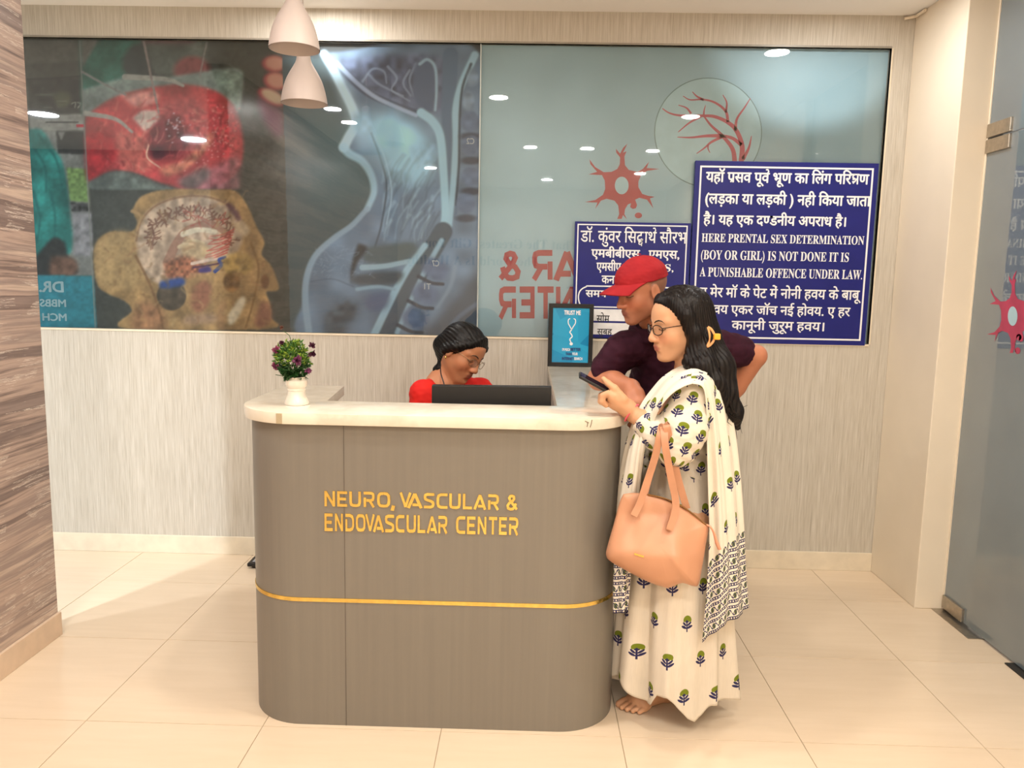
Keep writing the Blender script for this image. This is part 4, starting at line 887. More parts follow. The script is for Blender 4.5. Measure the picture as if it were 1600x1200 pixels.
for i, (x, y, dy, rad, m_) in enumerate(((465, 563, -.055, .012, 0), (432, 547, -.03, .011, 2), (440, 536, -.02, .008, 1), (488, 540, -.02, .009, 1), (489, 553, -.03, .010, 1), (481, 579, -.03, .010, 0), (430, 572, -.03, .010, 2), (440, 512, 0, .006, 3))):
    c_ = np.array(at(x, y, FPY+dy)); mb = MB(); out = c_-fc; out = out/np.linalg.norm(out)
    for q in range(22):
        d = out*.6+np.array([r.gauss(0, 1), r.gauss(0, 1), r.gauss(0, 1)])*.7; leaf(mb, c_-out*rad*.3, d, rad*r.uniform(1.3, 1.9), rad*.65, np.array([r.gauss(0, 1), r.gauss(0, 1), r.gauss(0, 1)]))
    inside(mb.obj('flower', M_PURP[m_]), pot)

# ------------------------------------------------------------------ pendant lamps
M_SHADE = plain('matt pinkish white metal', (206, 194, 190), .5, var=.015, vs=4)
def pendant(px0, px1, pyr, Y, label):
    a, b = at(px0, pyr, Y), at(px1, pyr, Y); R_ = (b[0]-a[0])/2; c_ = ((a[0]+b[0])/2, Y, (a[2]+b[2])/2)
    e = empty('pendant_lamp', label, 'lamp', c_, 'white bell pendant lamps over the desk')
    pr = [(1.0, 0), (.985, .1), (.95, .32), (.88, .62), (.77, .95), (.62, 1.25), (.46, 1.52), (.34, 1.74), (.29, 1.95), (.275, 2.2), (.27, 2.5)]
    out = [(R_*x, R_*z) for x, z in spline(pr, 4)]; inn = [(x-.0025, z) for x, z in out[::-1]]
    inside(MB().lathe(out+inn, c_, 48).obj('shade', M_SHADE, smooth=True), e)
    inside(MB().lathe([(0, R_*2.45), (R_*.27, R_*2.45), (R_*.27, R_*2.62), (R_*.08, R_*2.72), (0, R_*2.72)], c_, 32).obj('cap', M_SHADE, smooth=True), e)
    inside(MB().tube([(c_[0], c_[1], c_[2]+R_*2.7), (c_[0], c_[1], CEIL)], .003, 8).obj('cord', M_SHADE), e)
    inside(MB().lathe([(0, R_*1.2), (.018, R_*1.2), (.026, R_*1.0), (.024, R_*.82), (0, R_*.72)], c_, 20).obj('bulb', plain('unlit bulb', (226, 220, 214), .3), smooth=True), e)
pendant(421, 499, 77, -1.0, 'upper and nearer of the two white bell pendant lamps')
pendant(440, 511, 162, -.62, 'lower white bell pendant lamp, half hidden behind the upper one')

# dark flat scale lying on the floor at the left of the desk
q = on_z(386, 889, 0)
ws = empty('weighing_scale', 'small dark flat scale on the floor behind the desk', 'scale', (q[0]+.16, q[1]+.13, 0))
inside(MB().box((q[0], q[1], .012), (q[0]+.32, q[1]+.17, .03)).obj('platform', M_BLACK, bevel=.004), ws)
inside(MB().box((q[0]+.02, q[1]+.02, .0302), (q[0]+.3, q[1]+.15, .033)).obj('top_plate', plain('grey glass plate', (150, 152, 158), .2), bevel=.001), ws)
for dx in (.02, .28):
    for dy in (.02, .13): inside(MB().box((q[0]+dx, q[1]+dy, 0), (q[0]+dx+.03, q[1]+dy+.03, .013)).obj('foot', M_BLACK), ws)

# ------------------------------------------------------------------ people: shared pieces
def fbm(P, seed=0, oct_=3):
    """cheap smooth 3d noise from sums of sines"""
    r = np.random.default_rng(seed); out = np.zeros(len(P)); a = 1.0
    for o in range(oct_):
        for _ in range(5):
            k = r.normal(size=3); k = k/np.linalg.norm(k)*(2**o); out += a*np.sin(P@k*6.283+r.uniform(0, 6.28))/5
        a *= .55
    return out
def head_prims(F, o, M_, s, male=False, neck=None, neck_r=(.052, .056), fat=1.0):
    L = lambda *v: o+s*(M_@np.array(v)); El = lambda c, r, k=.01, op='u': F.ell(L(*c), np.array(r)*s, M_, k*s, op); Co = lambda a, b, ra, rb, k=.01, op='u': F.cone(L(*a), L(*b), ra*s, rb*s, k*s, op)
    if neck is not None: F.cone(L(-.03, 0, -.05), neck, neck_r[0], neck_r[1], .02)
    El((-.012, 0, .032), (.096, .075, .08)); El((.035, 0, .035), (.05, .06, .052), .03); El((.03, 0, -.03), (.058, .058*fat, .07), .03)
    j = .056 if male else .05
    for y in (-1, 1):
        Co((-.012, y*j, -.045), (.056, y*.017, -.098), .019*fat, .015, .03); El((.052, y*.037, -.032), (.028, .023*fat, .026), .025)
    El((.072, 0, -.1), (.018, .022 if male else .018, .015), .02); El((.066, 0, -.066), (.028, .031, .03), .02)
    for y in (-1, 1):
        El((.100, y*.033, .000), (.022, .021, .013), .014, 's'); Co((.081, y*.012, .019), (.064, y*.05, .02), .0095 if male else .007, .008, .014)
        El((.0675, y*.033, -.001), (.0165, .0165, .0135), None, .0) if False else F.ell(L(.0675, y*.033, -.001), np.array((.0165, .017, .0132))*s, M_, .004*s)
    nt = .004 if male else 0.; Co((.082, 0, .014), (.102+nt, 0, -.028), .008, .011, .012); El((.1035+nt, 0, -.035), (.0118, .013, .011), .007)
    for y in (-1, 1): El((.0965, y*.0135, -.038), (.012, .0085, .009), .006); El((.099, y*.0075, -.0465), (.005, .004, .003), .003, 's')
    El((.0885, 0, -.0615), (.0085, .023, .0062), .006); El((.0868, 0, -.0735), (.0088, .02, .007), .006); Co((.0985, -.021, -.0675), (.0985, .021, -.0675), .0032, .0032, .003, 's'); El((.096, 0, -.0865), (.009, .018, .006), .012, 's')
    for y in (-1, 1): El((-.008, y*.077, -.008), (.020, .0075, .032), .006); El((-.002, y*.086, -.006), (.0105, .006, .019), .005, 's')
    return L
def surf_pt(F, o, M_, s, y, z, x0=.14, x1=.03, out=.0):
    """walk in from the front of the face to the skin"""
    for x in np.arange(x0, x1, -.001):
        p = o+s*(M_@np.array((x, y, z))); i = np.clip(((p-F.lo)/F.h).astype(int), 0, F.n-2); f = (p-F.lo)/F.h-i
        d = 0
        for a in (0, 1):
            for b in (0, 1):
                for c in (0, 1): d += F.d[i[0]+a, i[1]+b, i[2]+c]*(f[0] if a else 1-f[0])*(f[1] if b else 1-f[1])*(f[2] if c else 1-f[2])
        if d < out: return p
    return p
M_HAIRLINE = plain('dark brow hair', (30, 22, 20), .6)
def face_lines(F, o, M_, s, parent, brow=.0032, both=True, lash=True):
    for sg in (-1, 1):
        P = [surf_pt(F, o, M_, s, sg*y, z) for y, z in ((.011, .019), (.02, .024), (.032, .0265), (.043, .023), (.051, .016))]
        MB().tube(P, [brow*.8, brow*1.1, brow, brow*.8, brow*.3], 6, True, .8).obj('eyebrow', M_HAIRLINE, parent, smooth=True)
        if lash:
            P = [surf_pt(F, o, M_, s, sg*y, z) for y, z in ((.017, -.0045), (.025, -.0062), (.034, -.0068), (.043, -.0055), (.051, -.002))]
            MB().tube(spline(P, 3), .0014, 6).obj('eyelashes', M_HAIRLINE, parent, smooth=True)
def skin_col(V, o, M_, s, base, lip, extra=None, seed=1):
    q = (V-o)@M_/s; n = len(V); c = np.tile(lin(base), (n, 1)); c = c*(1+.06*fbm(V*9, seed)[:, None])
    def blend(w, col): nonlocal c; c = c*(1-w[:, None])+lin(col)*w[:, None]
    near = (np.abs(q) < .16).all(1)
    ss = lambda d, w: np.clip(.5-d/w, 0, 1)*near
    blend(.35*ss(np.hypot((np.abs(q[:, 1])-.04)/.03, (q[:, 2]+.035)/.024)-.8, .8)*(q[:, 0] > .03), np.minimum(np.array(base)*[1.08, .86, .84], 255))
    blend(.4*ss(np.hypot((np.abs(q[:, 1])-.033)/.024, (q[:, 2]+.004)/.016)-.8, .6)*(q[:, 0] > .04), np.array(base)*.72)
    blend(.85*ss(np.hypot(q[:, 1]/.0245, (q[:, 2]+.067)/.0135)-.85, .35)*(q[:, 0] > .078), lip)
    if extra is not None: c = extra(q, c)
    return c
M_SKIN = vcol_mat('skin', .48, .4, bump=(420, .06, .0008))
M_SKIN.node_tree.nodes['Principled BSDF'].inputs['Subsurface Weight'].default_value = .06
M_SKIN.node_tree.nodes['Principled BSDF'].inputs['Subsurface Radius'].default_value = (.01, .004, .002)
def hair_mat(name, c, gl=.38):
    t = NT(name, Roughness=gl); g = t.noise(t.obj((1, 1, .08)), 160, 2); t.set('Base Color', t.ramp(g, [(.3, np.array(c)*.6), (.7, np.minimum(np.array(c)*1.35, 255))])); t.bump(g, .35, .003); t.b.inputs['Specular IOR Level'].default_value = .22; return t.m
M_HAIR = hair_mat('black hair', (12, 10, 10), .42); M_HAIR2 = hair_mat('dark brown hair', (17, 12, 12), .42)
def field_obj(name, F, mat, parent, relax=1, disp=None, col=None, uv=None, flip=False):
    V, Q = F.surf(relax)
    if disp is not None: V = V+vnormals(V, Q)*disp(V)[:, None]
    return link(name, make_mesh(name, V, Q, mat, True, uv=uv(V) if uv else None, col=col(V) if col else None), parent)
def spectacles(o, M_, s, parent, col=(40, 34, 34), dx=.098, rim=.0012, w=.025, h=.0165, dz=-.004, half=True):
    L = lambda *v: o+s*(M_@np.array(v)); e = MB(); m_ = plain('dark spectacle metal', col, .3, metal=.6)
    for sg in (-1, 1):
        pts = [L(dx-.012*(abs(.034*1+w*math.cos(a))/.06)**2, sg*(.034+w*math.cos(a)), dz+h*(abs(math.sin(a))**.75)*(1 if math.sin(a) > 0 else -1)) for a in np.linspace(0, 2*math.pi, 29)]
        e.tube(pts, rim, 6, False); e.tube([L(dx-.012, sg*.059, dz+.006), L(.05, sg*.074, .004), L(-.005, sg*.080, .004), L(-.02, sg*.079, -.012)], rim, 6)
    e.tube([L(dx, -.01, dz+.004), L(dx+.002, 0, dz+.007), L(dx, .01, dz+.004)], rim, 6)
    sp = e.obj('spectacles', m_, parent, smooth=True, label='thin framed spectacles')
    for sg in (-1, 1):
        P = [L(dx-.002, sg*.034, dz)]+[L(dx-.012*(abs(.034+w*math.cos(a))/.06)**2, sg*(.034+w*.96*math.cos(a)), dz+h*.96*math.sin(a)) for a in np.linspace(0, 2*math.pi, 25)[:-1]]
        link('lens', make_mesh('lens', P, [(0, i, i % 24+1) for i in range(1, 25)], M_LENS), sp)
M_LENS = glass_mat('spectacle lens', (.99, .99, .99, 1), .5)

# ------------------------------------------------------------------ fabric prints (motifs from node arithmetic on UV metres)
def motif_nodes(t, u, v, cu, cv, size, seed_shift=0.0):
    """returns masks (green head, dark stem and leaves) of a repeated flower; u across, v up, in metres"""
    m = t.m_
    row = m('FLOOR', m('DIVIDE', v, cv)); fu = m('SUBTRACT', m('FRACT', m('ADD', m('DIVIDE', u, cu), m('MULTIPLY', m('MODULO', m('ABSOLUTE', row), 2.0), .5))), .5)
    fv = m('SUBTRACT', m('FRACT', m('DIVIDE', v, cv)), .5)
    x = m('DIVIDE', m('MULTIPLY', fu, cu), size); y = m('DIVIDE', m('MULTIPLY', fv, cv), size)
    ax = m('ABSOLUTE', x)
    def ell(cx, cy, rx, ry, ang=0.0, X=x):
        dx = m('SUBTRACT', X, cx); dy = m('SUBTRACT', y, cy); c, s_ = math.cos(ang), math.sin(ang)
        a = m('DIVIDE', m('ADD', m('MULTIPLY', dx, c), m('MULTIPLY', dy, s_)), rx); b = m('DIVIDE', m('SUBTRACT', m('MULTIPLY', dy, c), m('MULTIPLY', dx, s_)), ry)
        return m('LESS_THAN', m('ADD', m('MULTIPLY', a, a), m('MULTIPLY', b, b)), 1.0)
    head = m('MULTIPLY', ell(.02, .22, .29, .25), m('GREATER_THAN', m('ADD', y, m('MULTIPLY', ax, .25)), .15))
    stem = m('MULTIPLY', m('LESS_THAN', m('ABSOLUTE', m('ADD', x, m('MULTIPLY', y, .05))), .045), m('MULTIPLY', m('GREATER_THAN', y, -.5), m('LESS_THAN', y, .2)))
    lf = m('MAXIMUM', ell(.17, -.02, .17, .065, .75, ax), m('MAXIMUM', ell(.2, -.2, .2, .075, .5, ax), ell(.0, .1, .13, .06, 0)))
    return head, m('MAXIMUM', stem, lf)
GREEN, NAVYF = (112, 124, 34), (44, 42, 84)
def print_cloth(name, base, cu, cv, size, border=None, rough=.8, trans=.0):
    t = NT(name, Roughness=rough); t.b.inputs['Specular IOR Level'].default_value = .2
    uvn = t.n('ShaderNodeUVMap'); sp = t.n('ShaderNodeSeparateXYZ', {0: uvn.outputs[0]}); u, v = sp.outputs[0], sp.outputs[1]
    wv = t.noise(t.obj((1, 1, 1)), 9, 2); w2 = t.noise(t.obj((300, 300, 20)), 1, 2)
    c = t.ramp(t.m_('ADD', t.m_('MULTIPLY', wv, .6), t.m_('MULTIPLY', w2, .4)), [(.3, np.array(base)*.965), (.7, np.minimum(np.array(base)*1.02, 255))])
    hd, st = motif_nodes(t, u, v, cu, cv, size)
    if border is None:
        c = t.mix(hd, c, rgba(GREEN)); c = t.mix(st, c, rgba(NAVYF))
    else:
        # border: v < border metres from the hem carries bands of block print
        m = t.m_; inb = m('LESS_THAN', v, border); ninb = m('SUBTRACT', 1.0, inb)
        c = t.mix(m('MULTIPLY', hd, ninb), c, rgba(GREEN)); c = t.mix(m('MULTIPLY', st, ninb), c, rgba(NAVYF))
        f = m('FRACT', m('DIVIDE', v, .058)); 
        line = m('MULTIPLY', m('GREATER_THAN', f, .0), m('LESS_THAN', f, .2)); line2 = m('MULTIPLY', m('GREATER_THAN', f, .68), m('LESS_THAN', f, .86))
        dots = m('GREATER_THAN', m('SINE', m('MULTIPLY', u, 620.0)), .1); cen = m('MULTIPLY', m('GREATER_THAN', m('ABSOLUTE', m('SUBTRACT', f, .1)), .045), 1.0); cen2 = m('GREATER_THAN', m('ABSOLUTE', m('SUBTRACT', f, .77)), .04)
        bars = m('MAXIMUM', m('MULTIPLY', line, m('MAXIMUM', dots, cen)), m('MULTIPLY', line2, m('MAXIMUM', dots, cen2)))
        sw = m('SINE', m('MULTIPLY', u, 210.0)); vine = m('MINIMUM', m('ABSOLUTE', m('SUBTRACT', m('SUBTRACT', f, .44), m('MULTIPLY', sw, .15))), m('ABSOLUTE', m('SUBTRACT', m('SUBTRACT', f, .44), m('MULTIPLY', m('SINE', m('MULTIPLY', u, 420.0)), .1))))
        band = m('MULTIPLY', m('GREATER_THAN', f, .22), m('LESS_THAN', f, .66)); vin = m('MULTIPLY', band, m('LESS_THAN', vine, .04))
        gsp = m('MULTIPLY', band, m('LESS_THAN', m('ADD', m('POWER', m('MULTIPLY', m('SUBTRACT', f, .44), 5.5), 2.0), m('POWER', m('MULTIPLY', m('COSINE', m('MULTIPLY', u, 105.0)), 1.7), 2.0)), 1.0))
        c = t.mix(m('MULTIPLY', gsp, inb), c, rgba((104, 116, 52))); c = t.mix(m('MULTIPLY', m('MAXIMUM', bars, vin), inb), c, rgba(NAVYF))
    t.set('Base Color', c); t.bump(w2, .12, .001); return t.m
M_KURTA = print_cloth('block printed kurta cloth', (222, 213, 197), .057, .053, .047)
M_SKIRTC = print_cloth('sparsely printed skirt cloth', (216, 206, 190), .125, .125, .058)
M_DUP = print_cloth('white printed shawl cloth', (226, 219, 204), .10, .13, .05, .27)
M_DUP.node_tree.nodes['Principled BSDF'].inputs['Subsurface Weight'].default_value = 0

# ================================================================== woman in the white printed dress
YW = -1.42
W = lambda x, y, dy=0.0: np.array(at(x, y, YW+dy))
hipc = W(1068, 790); foot = np.array([.57, -1.36, 0])
woman = empty('person', 'person in a white printed dress and shawl holding a phone', 'person', (hipc[0], YW, 0))
wo = W(1062, 506); wM = frame((-1, -.26, -.17), (-.06, -.02, 1)); ws_ = 1.0
F = Field((.20, -1.76, -.008), (.82, -1.16, 1.52), .0032)
neckb = W(1088, 590)
L = head_prims(F, wo, wM, ws_, False, neckb, (.048, .055), 1.12)
F.chain([neckb, W(1080, 650), W(1070, 720), hipc], [.07, .105, .1, .115], .05)
for sg in (-1, 1): F.cone(neckb, W(1088, 606, sg*.15), .05, .05, .03)
F.chain([W(1086, 612, -.15), W(1058, 700, -.21), W(1003, 655, -.14)], [.05, .043, .031], .015)
F.chain([W(1086, 612, .14), W(1075, 700, .15), W(1040, 690, .13)], [.05, .04, .03], .015)
for sg, fx in ((-1, (.54, -1.37)), (1, (.61, -1.27))): F.chain([hipc+np.array([0, sg*.07, -.03]), np.array([fx[0]+.02, fx[1], .45]), np.array([fx[0], fx[1], .08])], [.09, .06, .037], .03)
# foot with toes
def foot_prims(F, heel, dirv, sc=1.0, side=1):
    d = np.array([*dirv, 0.]); d /= np.linalg.norm(d); s_ = np.array([-d[1], d[0], 0])*side; H = np.array([*heel, 0.]); P = lambda a, b, z: H+sc*(d*a+s_*b+np.array([0, 0, z]))
    F.cone(P(.0, 0, .075), P(.0, 0, .03), .036*sc, .03*sc, .02); F.cone(P(-.01, 0, .028), P(.11, .0, .026), .028*sc, .026*sc, .02); F.cone(P(.02, 0, .06), P(.12, .005, .03), .032*sc, .02*sc, .03)
    F.cone(P(.115, -.024, .018), P(.125, .026, .02), .018*sc, .021*sc, .015)
    for i, (b, a, l, r_) in enumerate(((.034, .138, .034, .0125), (.013, .142, .033, .0095), (-.004, .137, .030, .009), (-.02, .129, .027, .0085), (-.035, .118, .023, .008))):
        F.cone(P(a-.02, b*.85, .018), P(a+l*.4, b, .016), r_*sc, r_*sc*.95, .004); F.cone(P(a+l*.4, b, .016), P(a+l, b, .0105), r_*sc*.95, r_*sc*.9, .002)
foot_prims(F, (.535, -1.372), (-.88, -.48), 1.1, -1)
foot_prims(F, (.62, -1.26), (-1, -.05), .95, 1)
# left hand on the phone
H = lambda x, y, dy=0.0: np.array(at(x, y, -1.535+dy))
hw = H(990, 648); F.chain([W(1003, 655, -.14), hw, H(974, 632)], [.029, .0255, .024], .008)
F.chain([H(982, 638, -.012), H(957, 620, -.026)], [.024, .018], .015); F.chain([H(982, 638, .012), H(957, 620, .026)], [.024, .018], .015); F.chain([H(980, 638), H(957, 623)], [.028, .026], .012); F.ell(H(963, 630), (.026, .03, .02), None, .012)
for i, dy in enumerate((-.030, -.011, .009, .027)):
    e = (0, 3, 2, -1)[i]
    F.chain([H(960, 619, dy), H(948-e*.4, 615, dy), H(942-e*.8, 618, dy), H(941-e*.8, 627, dy), H(947, 633, dy*.8)], [.0125, .0115, .0105, .010, .009], .003)
F.chain([H(974, 624, -.026), H(960, 607, -.024), H(950, 599, -.016), H(943, 592, -.008)], [.016, .0125, .0105, .0085], .006)
sk = field_obj('body', F, M_SKIN, woman, 1, col=lambda V: skin_col(V, wo, wM, ws_, (206, 156, 120), (168, 92, 84)))
face_lines(F, wo, wM, ws_, woman, .0028)
spectacles(wo, wM, ws_, woman, (30, 26, 28), .101, .0016)
# hair
G = Field(wo-np.array([.16, .16, .42]), wo+np.array([.36, .2, .16]), .0036)
Lw = lambda *v: wo+(wM@np.array(v))
G.ell(Lw(-.014, 0, .036), (.106, .088, .092), wM); G.ell(Lw(-.05, 0, -.03), (.07, .085, .09), wM, .03)
G.ell(Lw(.108, 0, -.03), (.094, .17, .118), wM, .008, 's')
for sg in (-1, 1): G.chain([Lw(.04, sg*.05, .088), Lw(.012, sg*.083, .035), Lw(-.01, sg*.084, -.03), Lw(-.035, sg*.072, -.09)], [.016, .016, .022, .03], .02)
G.chain([Lw(-.06, 0, -.06), W(1116, 575, -.04), W(1128, 610, -.06), W(1143, 645, -.06), W(1153, 668, -.05)], [.075, .062, .045, .034, .010], .03)
G.chain([Lw(-.04, .06, -.06), W(1100, 572, -.11), W(1120, 600, -.13), W(1137, 640, -.1)], [.04, .032, .026, .012], .02)
G.chain([Lw(-.02, .07, -.05), W(1078, 566, -.085), W(1092, 574, -.115)], [.03, .022, .02], .015)
def strands(V, o=wo, amp=.0014): 
    a = np.arctan2(V[:, 1]-o[1], V[:, 0]-o[0]); return amp*np.sin(a*64+6*np.sin(V[:, 2]*14)+4*V[:, 0]*8)+.0018*fbm(V*np.array([30, 30, 6]), 5)
hair = field_obj('hair', G, M_HAIR2, woman, 1, disp=strands)
mb = MB(); r = random.Random(3)
for i in range(60):
    y = r.uniform(-.12, .0); x0 = r.uniform(1098, 1128); P = [W(x0, 575, y), W(x0+12+r.gauss(0, 3), 612, y), W(x0+22+r.gauss(0, 5), 645, y), W(x0+26+r.gauss(0, 9), 662+r.gauss(0, 12), y)]
    mb.tube(spline(P, 4), [.003]*9+[.0022, .0015, .001, .0005], 4)
mb.obj('hair_strands', M_HAIR2, hair, smooth=True, kind='stuff')
# hair clip
mb = MB(); C = [(1106, 511), (1111, 514), (1115, 520), (1117, 526), (1114, 534), (1108, 540), (1105, 541), (1108, 534), (1109, 526), (1108, 518), (1106, 511)]
mb.tube(spline([W(x, y, -.105) for x, y in C], 4), .0026, 8, True, 1.6); inside(mb.obj('hair_clip', plain('translucent amber claw clip', (222, 160, 106), .25), smooth=True, label='amber hair claw clip'), woman)
clip = MB().box(tuple(W(1116, 531, -.118)), tuple(W(1124, 521, -.096))); inside(clip.obj('clip_spring', plain('yellow clip spring', (236, 170, 52), .3), bevel=.003), woman)
# bracelet
bc, bd = H(987, 645), W(1003, 655, -.14)-H(974, 632); bd = bd/np.linalg.norm(bd); u_ = np.cross(bd, (0, 0, 1)); u_ /= np.linalg.norm(u_); v_ = np.cross(bd, u_)
inside(MB().tube([bc+.0335*(math.cos(a)*u_+math.sin(a)*v_) for a in np.linspace(0, 2*math.pi, 33)], .003, 8, False).obj('bracelet', plain('pink thread', (222, 92, 108), .5), smooth=True, label='pink wrist band'), woman)
# kurta top with full sleeves
F2 = Field((.28, -1.74, .80), (.80, -1.12, 1.30), .004)
F2.chain([W(1086, 596), W(1074, 650), W(1064, 715), W(1064, 735)], [.085, .122, .118, .125], .05)
F2.ell(W(1040, 655), (.07, .13, .075), None, .05)
for sg in (-1, 1): F2.cone(W(1086, 596), W(1086, 612, sg*.15), .06, .062, .03)
F2.chain([W(1084, 618, -.155), W(1066, 672, -.2), W(1056, 700, -.215)], [.066, .076, .062], .02); F2.chain([W(1056, 700, -.215), W(1028, 680, -.185), W(1009, 660, -.15)], [.05, .052, .044], .012)
F2.chain([W(1084, 618, .14), W(1072, 700, .15), W(1045, 695, .14)], [.062, .06, .05], .02)
ca = W(1006, 657, -.145); F2.cut(ca, ca-W(1028, 680, -.185)); nk = W(1082, 578); F2.cut(W(1084, 585), (0, 0, 1)) if False else None
def uv_kurta(V):
    segs = [(W(1084, 618, -.155), W(1056, 705, -.215), .07), (W(1056, 700, -.215), W(1009, 660, -.15), .06), (W(1086, 596), W(1064, 735), .13), (W(1084, 618, .155), W(1072, 700, .2), .07)]
    best = np.full(len(V), 9.); uv = np.zeros((len(V), 2))
    for k, (a, b, R_) in enumerate(segs):
        e = b-a; l = np.linalg.norm(e); d = e/l; t_ = np.clip((V-a)@d, 0, l); q = V-a-t_[:, None]*d; dist = np.linalg.norm(q, axis=1)-R_
        x_ = np.cross(d, (0, 1., .1)); x_ /= np.linalg.norm(x_); y_ = np.cross(d, x_); ang = np.arctan2(q@x_, q@y_)
        m = dist < best; best[m] = dist[m]; uv[m] = np.stack([ang*R_+.021+k*.3, -((V-a)@d)+k*.2], 1)[m]
    return uv
def fold_k(V): return .0035*fbm(V*np.array([9, 9, 16]), 8)+.0022*np.sin((V[:, 2]*1.0+V[:, 0]*.8)*120)*np.clip((1.06-V[:, 2])*9, 0, 1)
field_obj('kurta_top', F2, M_KURTA, woman, 1, disp=fold_k, uv=uv_kurta)
# gathered skirt
nr, na = 96, 300; th = np.linspace(0, 2*math.pi, na, endpoint=False); zt = W(1060, 712)[2]; V = []; UV = []
ph = np.random.default_rng(5).uniform(0, 6.28, 6)
HEM = np.array([(0, .07), (40, .05), (90, .05), (140, .05), (170, .08), (188, .13), (206, .14), (220, .10), (230, .072), (238, .085), (246, .135), (256, .14), (266, .10), (276, .06), (284, .045), (292, .06), (302, .095), (325, .09), (345, .07), (360, .07)])
def hem_z(a): return np.interp(np.degrees(a) % 360, HEM[:, 0], HEM[:, 1])
cxs = lambda s_: np.interp(s_, [0, .15, .5, 1], [W(1063, 720)[0], W(1060, 760)[0], W(1054, 900)[0], at(1049, 1090, YW)[0]])
rxs = lambda s_: np.interp(s_, [0, .08, .25, .6, 1], [.118, .135, .158, .18, .2]); rys = lambda s_: np.interp(s_, [0, .08, .25, .6, 1], [.125, .14, .155, .165, .18])
for i in range(nr):
    s_ = i/(nr-1); pl = .014+.15*s_**.8
    wv = (np.sin(9*th+ph[0]+1.2*np.sin(2*th))*.55+np.sin(17*th+ph[1]+.8*s_)*.3*(1-.5*s_)+np.sin(5*th+ph[2])*.45*s_+np.sin(34*th+ph[3])*.14*np.exp(-s_*4))
    rr = 1+pl*wv-.10*s_*np.exp(-((np.degrees(th)-262)/5)**2)-.07*s_*np.exp(-((np.degrees(th)-300)/5)**2)-.05*s_*np.exp(-((np.degrees(th)-228)/4)**2); z = zt*(1-s_)+hem_z(th)*s_
    x = cxs(s_)+rxs(s_)*rr*np.cos(th); y = YW+rys(s_)*rr*np.sin(th)
    V.append(np.stack([x, y, z], 1)); UV.append(np.stack([th*.205+.03*s_, z+.05], 1))
Vn = np.vstack(V); UVn = np.vstack(UV)
idx = np.arange(nr*na).reshape(nr, na); Q = np.stack([idx[:-1], np.roll(idx, -1, 1)[:-1], np.roll(idx, -1, 1)[1:], idx[1:]], -1).reshape(-1, 4)
sk_o = link('skirt', make_mesh('skirt', Vn, Q, M_SKIRTC, True, uv=UVn), woman); so = sk_o.modifiers.new('s', 'SOLIDIFY'); so.thickness = .002
# shawl: from the front hem up over the near shoulder and down the back
def sheet(name, rows, nu, nv, mat, parent, fold=(.012, 5), thick=.002, hem0=0.0, jag=0.0, vlen=None, flip=False, seed=2):
    """rows: list of (list of points across) from hem upwards; smooth grid through them"""
    R_ = np.array([spline(r_, max(2, nv//(len(r_)-1)+1))[np.linspace(0, (len(r_)-1)*max(2, nv//(len(r_)-1)+1), nv).astype(int)] for r_ in rows]); S = spline(R_.reshape(len(rows), -1), max(2, nu//(len(rows)-1))).reshape(-1, nv, 3)
    n = len(S); d = np.linalg.norm(np.diff(S, axis=0), axis=2); ln = np.vstack([np.zeros(nv), np.cumsum(d, 0)]); wd = np.hstack([np.zeros((n, 1)), np.cumsum(np.linalg.norm(np.diff(S, axis=1), axis=2), 1)])
    a = np.gradient(S, axis=0); b = np.gradient(S, axis=1); N = np.cross(a, b); N /= np.linalg.norm(N, axis=2)[..., None]+1e-9
    vv = np.linspace(0, 1, nv)[None, :]; uu = np.linspace(0, 1, n)[:, None]; env = fold[0]
    f = env*(np.sin(2*math.pi*(fold[1]*vv+.25*np.sin(3*uu+seed)))*.6+np.sin(2*math.pi*(fold[1]*1.9*vv+.4*uu+.3*seed))*.3)
    S = S+N*f[..., None]
    uv = np.stack([wd*1.35+seed*.031, ln+hem0], -1).reshape(-1, 2)
    idx = np.arange(n*nv).reshape(n, nv); Q = np.stack([idx[:-1, :-1], idx[:-1, 1:], idx[1:, 1:], idx[1:, :-1]], -1).reshape(-1, 4)
    o = link(name, make_mesh(name, S.reshape(-1, 3), Q, mat, True, uv=uv), parent); s2 = o.modifiers.new('s', 'SOLIDIFY'); s2.thickness = thick; s2.offset = 0
    return o
